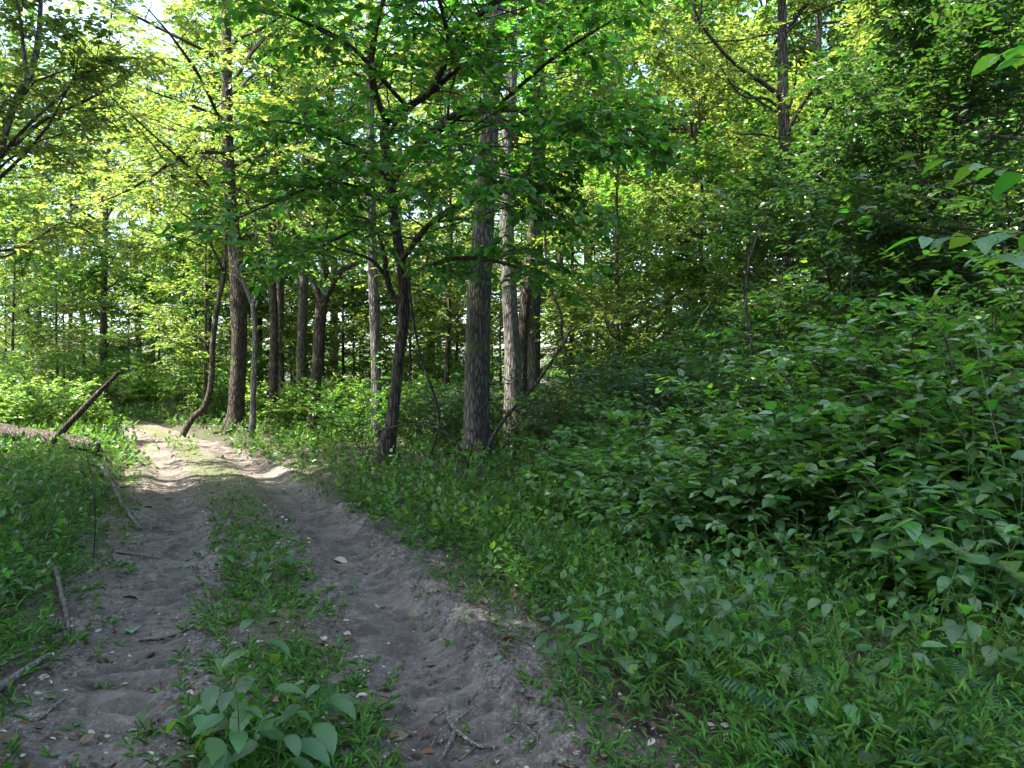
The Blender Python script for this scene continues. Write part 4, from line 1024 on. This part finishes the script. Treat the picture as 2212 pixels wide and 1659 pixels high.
def sticks(name, label, segs, mat, cat='stick', group=None, track=False):
    """segs: list of [(px, py, lift, radius)]"""
    tubes = []
    base = None
    for s in segs:
        pts = []
        for (px, py, lift, r) in s:
            q = on_ground(px, py)
            if track:
                q[2] = path_z(q[0], q[1])
            q = q + np.array([0, 0, lift])
            pts.append(q)
        pts = [np.array(q) + (H.normal(0, 0.25, 3) * x[3] if 0 < k_ < len(s) - 1 else 0) for k_, (q, x) in enumerate(zip(pts, s))]
        tubes.append(tube(pts, [x[3] for x in s], 8, 0.2, len(tubes) + 2, sub=4))
        if base is None:
            base = np.array([pts[0][0], pts[0][1], float(hgt(pts[0][0], pts[0][1]))])
    t = thing(name, label, cat, base, group=group)
    for k, (V, FL) in enumerate(tubes):
        part('stick' if k == 0 else 'twig', mk_mesh('stick', V - base, FL, mat), t)
    return t

sticks('forked_stick', 'grey forked branch lying in the right-hand rut near the camera', [
    [(962, 1505, 0.04, 0.013), (968, 1535, 0.05, 0.012), (984, 1563, 0.05, 0.011), (1030, 1590, 0.04, 0.009), (1080, 1597, 0.03, 0.005)],
    [(984, 1563, 0.05, 0.010), (962, 1600, 0.04, 0.009), (938, 1640, 0.03, 0.006)],
    [(975, 1550, 0.05, 0.006), (1010, 1540, 0.08, 0.005), (1035, 1535, 0.09, 0.004), (1050, 1580, 0.03, 0.002)],
    [(980, 1545, 0.05, 0.005), (950, 1565, 0.05, 0.004), (930, 1590, 0.03, 0.002)],
    [(1030, 1590, 0.04, 0.005), (980, 1625, 0.035, 0.004), (920, 1640, 0.035, 0.004), (870, 1630, 0.04, 0.002)],
    [(960, 1525, 0.05, 0.004), (930, 1540, 0.05, 0.003), (905, 1580, 0.03, 0.002)]], M['deadwood'], track=True)
sticks('curled_twig', 'thin curled twig right of the forked branch', [[(1095, 1560, 0.04, 0.004), (1130, 1585, 0.06, 0.004), (1160, 1610, 0.04, 0.004), (1155, 1640, 0.02, 0.003)], [(1130, 1590, 0.05, 0.003), (1110, 1625, 0.03, 0.003), (1095, 1650, 0.02, 0.002)]], M['deadwood'], track=True)
sticks('dead_branch', 'pale dead branch lying down the left edge of the track', [[(215, 1030, 0.20, 0.022), (240, 1065, 0.14, 0.026), (262, 1095, 0.08, 0.028), (282, 1125, 0.06, 0.026), (304, 1150, 0.04, 0.02)], [(240, 1065, 0.14, 0.012), (225, 1030, 0.3, 0.006)], [(262, 1095, 0.1, 0.01), (250, 1045, 0.25, 0.005)]], M['deadwood'])
sticks('dead_branch', 'grey bent stick propped in the left bank grass', [[(0, 1275, 0.08, 0.010), (60, 1262, 0.12, 0.012), (112, 1255, 0.13, 0.014), (128, 1300, 0.10, 0.016), (140, 1340, 0.05, 0.015), (150, 1375, 0.02, 0.010)]], M['deadwood'])
sticks('dead_branch', 'thick grey stick jutting in at the lower left edge', [[(-60, 1560, 0.06, 0.025), (0, 1515, 0.07, 0.024), (55, 1475, 0.07, 0.022), (105, 1435, 0.05, 0.018)]], M['deadwood'])
sticks('dead_branch', 'thin brown stick above the thick grey one at the left edge', [[(-40, 1480, 0.06, 0.014), (30, 1445, 0.06, 0.013), (110, 1410, 0.05, 0.010), (150, 1385, 0.03, 0.006)]], M['deadwood'])
sticks('dead_branch', 'short broken stick in the lower left of the track', [[(85, 1565, 0.02, 0.008), (110, 1545, 0.03, 0.009), (140, 1520, 0.02, 0.006)]], M['deadwood'])
sticks('dead_branch', 'dark stick across the left rut beside the green fallen leaf', [[(300, 1372, 0.03, 0.008), (360, 1366, 0.03, 0.009), (400, 1358, 0.03, 0.007), (420, 1352, 0.02, 0.004)]], M['bark_dark'], track=True)
sticks('dead_branch', 'short thin stick at the left rut edge below the pale branch', [[(240, 1200, 0.03, 0.008), (290, 1208, 0.03, 0.009), (345, 1214, 0.02, 0.005)]], M['bark_dark'])
q0 = on_ground(200, 1225)
world_thing('bare_stem', 'thin bare upright stem on the left bank', 'stem', [('stem', tube([q0 + [0, 0, -0.05], at(205, 1150, q0[1]), at(203, 1060, q0[1]), at(188, 990, q0[1]), at(185, 960, q0[1])], [0.007, 0.006, 0.006, 0.004, 0.002], 6, sub=4), M['bark_dark']),
                                                                             ('twig', tube([at(204, 1105, q0[1]), at(222, 1060, q0[1]), at(240, 1035, q0[1])], [0.003, 0.002, 0.0015], 5, sub=3), M['twig'])], q0)

for lab, sg in (('broken brown branch on the heap at the end of the rotten log', [(150, 1000, 0.25, 0.02), (190, 1000, 0.2, 0.022), (235, 1010, 0.12, 0.018), (262, 1025, 0.05, 0.008)]),
                ('thin crooked branch below the heap at the log end', [(190, 1030, 0.2, 0.012), (225, 1040, 0.15, 0.013), (262, 1065, 0.08, 0.01), (290, 1060, 0.12, 0.004)]),
                ('dark broken branch poking out of the left bank grass', [(-30, 1180, 0.1, 0.02), (10, 1165, 0.2, 0.022), (48, 1150, 0.25, 0.018), (75, 1140, 0.25, 0.008)]),
                ('dark stick at the left edge below the rotten log', [(-30, 1050, 0.2, 0.02), (10, 1052, 0.24, 0.02), (50, 1070, 0.2, 0.015), (85, 1095, 0.16, 0.006)])):
    sticks('broken_branch', lab, [sg], M['bark_dark'], 'branch', 'broken branches on the left bank')

def vine(name, label, pts, mat, cat='vine'):
    P_ = np.array([at(a, b, y) for a, b, y, r in pts]); R_ = [r for a, b, y, r in pts]
    b = np.array([P_[-1][0], P_[-1][1], float(hgt(P_[-1][0], P_[-1][1]))])
    world_thing(name, label, cat, [('stem', tube(P_, R_, 8, 0.12, 4, sub=5), mat)], b)
vine('hanging_vine', 'dark vine slanting down right from the crooked forked tree', [(884, 560, 13.9, 0.02), (886, 640, 13.8, 0.022), (896, 710, 13.7, 0.024), (915, 790, 13.6, 0.024), (940, 860, 13.5, 0.022), (948, 920, 13.5, 0.02), (930, 985, 13.5, 0.02), (925, 1010, 13.5, 0.02)], M['bark_dark'])
vine('hanging_vine', 'twisting vine hanging right of the right-leaning dark trunk', [(1170, 380, 16.5, 0.02), (1176, 470, 16.3, 0.025), (1180, 560, 16.2, 0.028), (1190, 620, 16.1, 0.03), (1212, 680, 16.0, 0.03), (1214, 730, 16.0, 0.028), (1228, 790, 16.0, 0.026), (1236, 870, 16.0, 0.02), (1238, 960, 16.0, 0.02)], M['bark_dark'])
vine('fallen_branch', 'dark fallen branch slanting up right from the foot of the thickest trunk', [(1240, 700, 15.0, 0.02), (1205, 760, 14.8, 0.026), (1165, 820, 14.6, 0.032), (1130, 860, 14.5, 0.034), (1090, 905, 14.4, 0.036), (1060, 955, 14.3, 0.04), (1048, 1010, 14.2, 0.045)], M['bark_dark'], 'branch')
vine('fallen_branch', 'thin branch arching low across the crooked tree foot', [(820, 930, 13.6, 0.012), (870, 918, 13.4, 0.018), (925, 920, 13.2, 0.020), (975, 945, 13.0, 0.020), (1005, 990, 13.0, 0.020), (1012, 1015, 13.0, 0.02)], M['bark_dark'], 'branch')
vine('young_stem', 'thin dark wavy stem rising from the shrubs right of centre', [(1672, 420, 10, 0.008), (1640, 500, 10, 0.014), (1618, 560, 10, 0.018), (1610, 640, 10, 0.02), (1620, 720, 10, 0.022), (1622, 800, 10, 0.024), (1625, 930, 10, 0.026)], M['bark_dark'], 'stem')
vine('young_stem', 'dark leaning stem standing in the darkest shrubs on the right', [(1745, 520, 10.5, 0.01), (1785, 580, 10.5, 0.014), (1800, 660, 10.5, 0.018), (1810, 760, 10.5, 0.02), (1815, 900, 10.5, 0.022)], M['bark_dark'], 'stem')

# ------------------------------------------------------------------ fallen leaves one can pick out
FL_ = {k: blade_mesh('fallen_' + k, M[k], 0.5, 0.5, 0.36) for k in ('green_litter', 'pale_litter', 'rust_litter', 'litter')}
for (px, py, k, s, lab) in ((285, 1358, 'green_litter', 0.15, 'large green leaf lying in the left rut'), (1070, 1458, 'green_litter', 0.15, 'pale green leaf lying right of the right rut'),
                            (722, 1198, 'pale_litter', 0.16, 'pale dead leaf at the top of the right rut'), (815, 1300, 'pale_litter', 0.13, 'pale curled leaf in the middle of the right rut'),
                            (920, 1222, 'pale_litter', 0.10, 'small pale leaf on the berm right of the right rut'), (1085, 1405, 'rust_litter', 0.09, 'rusty leaf on the mossy verge right of the right rut'), (938, 1605, 'rust_litter', 0.075, 'small red brown leaf under the forked branch'),
                            (345, 1575, 'litter', 0.11, 'brown curled leaf at the lower edge of the left rut'), (1880, 2000, 'litter', 0.1, ''), (400, 1505, 'pale_litter', 0.06, 'small pale leaf beside the left rut near the big nettle'), (330, 1100, 'pale_litter', 0.14, 'pale dead leaf high in the left rut'),
                            (700, 1398, 'pale_litter', 0.07, 'small pale leaf on the moss between the ruts'), (600, 1440, 'rust_litter', 0.08, 'rusty leaf on the moss behind the big nettle')):
    if not lab:
        continue
    q = on_ground(px, py); q[2] = path_z(q[0], q[1]) + 0.035
    solo('fallen_leaf', FL_[k], lab, 'leaf', q, (H.normal(0, 0.25), H.normal(0, 0.25), H.uniform(0, 6.28)), 'fallen leaves on the track').scale = (s, s, s)

# ------------------------------------------------------------------ grass, ground cover, litter, far wood (stuff)
def stuff(name, VF, mats, label, cat, smooth=False):
    o = part(name, mk_mesh(name, VF[0], VF[1], mats, smooth), kind='stuff')
    o['label'] = label
    o['category'] = cat
    return o

S = np.random.default_rng(17)
def grass_points(n, x0, x1, y0, y1, fn):
    yy = np.exp(S.uniform(math.log(y0), math.log(y1), n))
    xx = S.uniform(-0.72, 0.72, n) * yy
    m = (xx > x0) & (xx < x1) & (S.uniform(size=n) < fn(xx, yy, lat(xx, yy)))
    return xx[m], yy[m]

def grass_density(x, y, t):
    patch = sstep(0.3, 0.6, vnoise(x * 1.4, y * 1.4, 201))
    right = sstep(1.15, 1.75, t + 0.35 * fbm(x * 1.5, y * 1.5, 203, 2)) * np.where(x < 5, 1, 0.5)
    left = sstep(-1.2, -1.7, t + 0.3 * fbm(x * 1.5, y * 1.5, 204, 2))
    mid = 0.65 * np.exp(-np.abs(t / 0.40) ** 3) * sstep(0.05, 0.4, vnoise(x * 1.3 + 3, y * 1.0, 205)) * sstep(12, 7.5, y) + 0.10 * np.exp(-((np.abs(t) - 1.25) / 0.2) ** 2)
    return np.clip(right * (0.35 + 0.65 * patch) * np.interp(y, [3, 7, 10, 14], [0.9, 1.0, 0.6, 0.35]) * np.where(t > 2.4, 0.45, 1.0) + left * (0.6 + 0.4 * patch) + mid, 0, 1)
gx_, gy_ = grass_points(30000, -14, 9, 2.6, 20, grass_density)
gt_ = lat(gx_, gy_)
gz_ = hgt(gx_, gy_) + np.where(np.abs(gt_) < 1.3, rut_profile(gx_, gy_, gt_), 0)
nG = len(gx_)
hh = S.uniform(0.14, 0.40, nG) * np.where(np.abs(gt_) < 0.7, 0.4, np.where(gt_ < 0, 0.8, 1.0)) * sstep(1.0, 2.0, np.abs(gt_) + 0.9 * (np.abs(gt_) < 0.7)) + 0.05
az = S.uniform(0, 6.28, nG); le = S.uniform(0.1, 0.8, nG)
gd = np.stack([np.cos(az) * np.sin(le), np.sin(az) * np.sin(le), np.cos(le)], 1)
gp = polylines(np.stack([gx_, gy_, gz_ - 0.01], 1), gd, hh, 3, 0.12, -0.12, S)
lp = leaf_points(gp, 8, 0.068, S, f0=0.2, spread=0.95, droop=0.05, tilt=0.45)
stuff('stiltgrass', join([batch_tubes(gp[:, 0], gp[:, 2], 0.0015, 0.0008, 3), leaves_mesh(*lp, 'lance')]), M['grass'], 'carpet of narrow-leaved stiltgrass along both verges of the track', 'grass')
print('grass', nG)

def cover_density(x, y, t):
    edge = sstep(1.25, 1.9, np.abs(t) + 0.4 * fbm(x * 0.9, y * 0.9, 213, 2) + np.interp(y, [6, 11, 18, 25, 34], [0, 0.1, 0.45, 0.8, 1.6])) * np.where((t < 0) & (y < 13), 0.22, 1.0)
    return edge * (0.35 + 0.65 * sstep(0.35, 0.6, vnoise(x * 0.6, y * 0.6, 211))) + 0.10 * sstep(14, 17, y) * sstep(0.5, 0.62, vnoise(x * 0.8, y * 0.8, 219))
cx_, cy_ = grass_points(21000, -30, 26, 3.3, 44, lambda x, y, t: cover_density(x, y, t) * np.where(y < 5.5, np.where(t > 0, 0.30, 0.1), 1.0))
cz_ = hgt(cx_, cy_)
nC = len(cx_)
hh = S.uniform(0.08, 0.38, nC) * (1 + cy_ / 60)
az = S.uniform(0, 6.28, nC); le = S.uniform(0.05, 0.5, nC)
cd = np.stack([np.cos(az) * np.sin(le), np.sin(az) * np.sin(le), np.cos(le)], 1)
cp = polylines(np.stack([cx_, cy_, cz_ - 0.02], 1), cd, hh, 2, 0.1, 0.0, S)
lp = list(leaf_points(cp, 6, 1.0, S, f0=0.35, spread=1.1, droop=0.0, tilt=0.35))
lp[3] = lp[3] * np.repeat(0.055 + 0.0026 * cy_, 6)
stuff('ground_cover', join([batch_tubes(cp[:, 0], cp[:, 2], 0.002, 0.001, 3), leaves_mesh(*lp, 'wide')]), M['cover'], 'low leafy seedlings and herbs covering the forest floor', 'ground cover')
print('cover', nC)

# dead leaves and crumbs of earth
n = 14000
ly = np.exp(S.uniform(math.log(2.4), math.log(24), n)); lx = S.uniform(-0.72, 0.55, n) * ly
lt = lat(lx, ly)
k = S.uniform(size=n) < np.where(np.abs(lt) < 1.6, 0.9, np.where(ly < 8, 0.8, 0.3))
lx, ly, lt = lx[k], ly[k], lt[k]
lz = hgt(lx, ly) + np.where(np.abs(lt) < 1.5, rut_profile(lx, ly, lt), 0) + S.uniform(0.015, 0.04, len(lx))
a = S.uniform(0, 6.28, len(lx))
P_ = np.stack([lx, ly, lz], 1); D_ = np.stack([np.cos(a), np.sin(a), S.normal(0, 0.2, len(a))], 1)
N_ = UP + S.normal(0, 0.4, P_.shape); S_ = 0.014 + S.gamma(1.6, 0.015, len(a))
dark = S.uniform(size=len(a)) < 0.72
stuff('leaf_litter', leaves_mesh(P_[dark], D_[dark], N_[dark], S_[dark], 'ovate'), M['litter'], 'brown dead leaves scattered over the track and its verges', 'leaf litter')
stuff('pale_leaf_litter', leaves_mesh(P_[~dark], D_[~dark], N_[~dark], S_[~dark] * 0.7, 'ovate'), M['pale_litter'], 'small pale dead leaf scraps scattered over the track', 'leaf litter')

n = 420
ty = np.exp(S.uniform(math.log(2.4), math.log(14), n)); tx = xc(ty) + S.uniform(-1.7, 1.9, n)
tz = hgt(tx, ty) + rut_profile(tx, ty, lat(tx, ty)) + 0.02
a = S.uniform(0, 6.28, n)
tp = polylines(np.stack([tx, ty, tz], 1), np.stack([np.cos(a), np.sin(a), 0 * a + 0.05], 1), S.uniform(0.06, 0.3, n), 3, 0.25, 0, S)
stuff('twig_litter', poly_tubes(tp, 0.0035, 0.0015, 4), M['deadwood'], 'thin dead twigs strewn over the dirt track', 'twigs')

n = 3500
ty = np.exp(S.uniform(math.log(2.3), math.log(12), n))
tt = np.where(S.uniform(size=n) < 0.5, S.normal(1.13, 0.16, n), S.uniform(-1.4, 1.4, n))
tx = xc(ty) + tt
tz = hgt(tx, ty) + rut_profile(tx, ty, lat(tx, ty)) + np.exp(-((tt - 1.12) / .17) ** 2) * 0.02
oc = np.array([[1, 0, 0], [0, 1, 0], [-1, 0, 0], [0, -1, 0], [0, 0, 1], [0, 0, -1], [.6, .6, .45], [-.6, .6, .45], [-.6, -.6, .45], [.6, -.6, .45]], float)
of = np.array([[0, 1, 6], [1, 2, 7], [2, 3, 8], [3, 0, 9], [0, 6, 9], [1, 7, 6], [2, 8, 7], [3, 9, 8], [6, 4, 9], [7, 4, 6], [8, 4, 7], [9, 4, 8], [1, 0, 5], [2, 1, 5], [3, 2, 5], [0, 3, 5]])
sz = S.gamma(1.3, 0.004, n)[:, None, None] + 0.003
V = np.stack([tx, ty, tz], 1)[:, None] + oc[None] * sz * S.uniform(0.35, 1.6, (n, 10, 1)) * S.uniform(0.6, 1.3, (n, 1, 3))
stuff('earth_crumbs', (V.reshape(-1, 3), [(np.arange(n)[:, None, None] * 10 + of[None]).reshape(-1, 3)]), M['path'], 'loose crumbs of earth along the ruts of the track', 'earth')

# the wood beyond, which reads as one mass
n = 1800
fy = S.uniform(52, 84, n); fx = S.uniform(-0.95, 0.95, n) * fy
fz = hgt(fx, fy) + S.uniform(0, 1, n) ** 1.1 * np.where(S.uniform(size=n) < 0.45, 7, 24)
keep = ~((np.abs(fx / fy + 0.58) < 0.035) & (fz > 4))
fx, fy, fz = fx[keep], fy[keep], fz[keep]
# unseen foliage added behind the viewpoint and on the right, blocking side light
ra = np.radians(S.uniform(72, 262, 1500)); rd = S.uniform(12, 24, 1500)
rx, ry = np.sin(ra) * rd, np.cos(ra) * rd
fx = np.concatenate([fx, rx]); fy = np.concatenate([fy, ry]); fz = np.concatenate([fz, hgt(rx, ry) + S.uniform(0, 1, 1500) * 8])
az = S.uniform(0, 6.28, len(fx))
fp = polylines(np.stack([fx, fy, fz], 1), np.stack([np.cos(az), np.sin(az), S.normal(0.05, 0.2, len(az))], 1), S.uniform(1.2, 2.6, len(az)), 3, 0.2, -0.02, S)
ps_, d_, f_ = sub_branches(fp, 4, 0.2, 0.98, 0.8, 0.05, 0.15, S)
tw = polylines(ps_, d_, S.uniform(0.6, 1.3, len(ps_)), 2, 0.15, 0, S)
lp = leaf_points(tw, 7, 0.42, S, tilt=0.45)
stuff('far_and_unseen_woodland', join([poly_tubes(fp, 0.03, 0.01, 3), leaves_mesh(*lp, 'ovate')]), M['canopy'], 'far sunlit woodland foliage closing the view, plus unseen foliage added round the viewpoint', 'woodland')
print('TRIS', sum(sum(len(p.vertices)-2 for p in m.polygons) for m in bpy.data.meshes)) if 0 else print('polys', sum(len(m.polygons) for m in bpy.data.meshes))
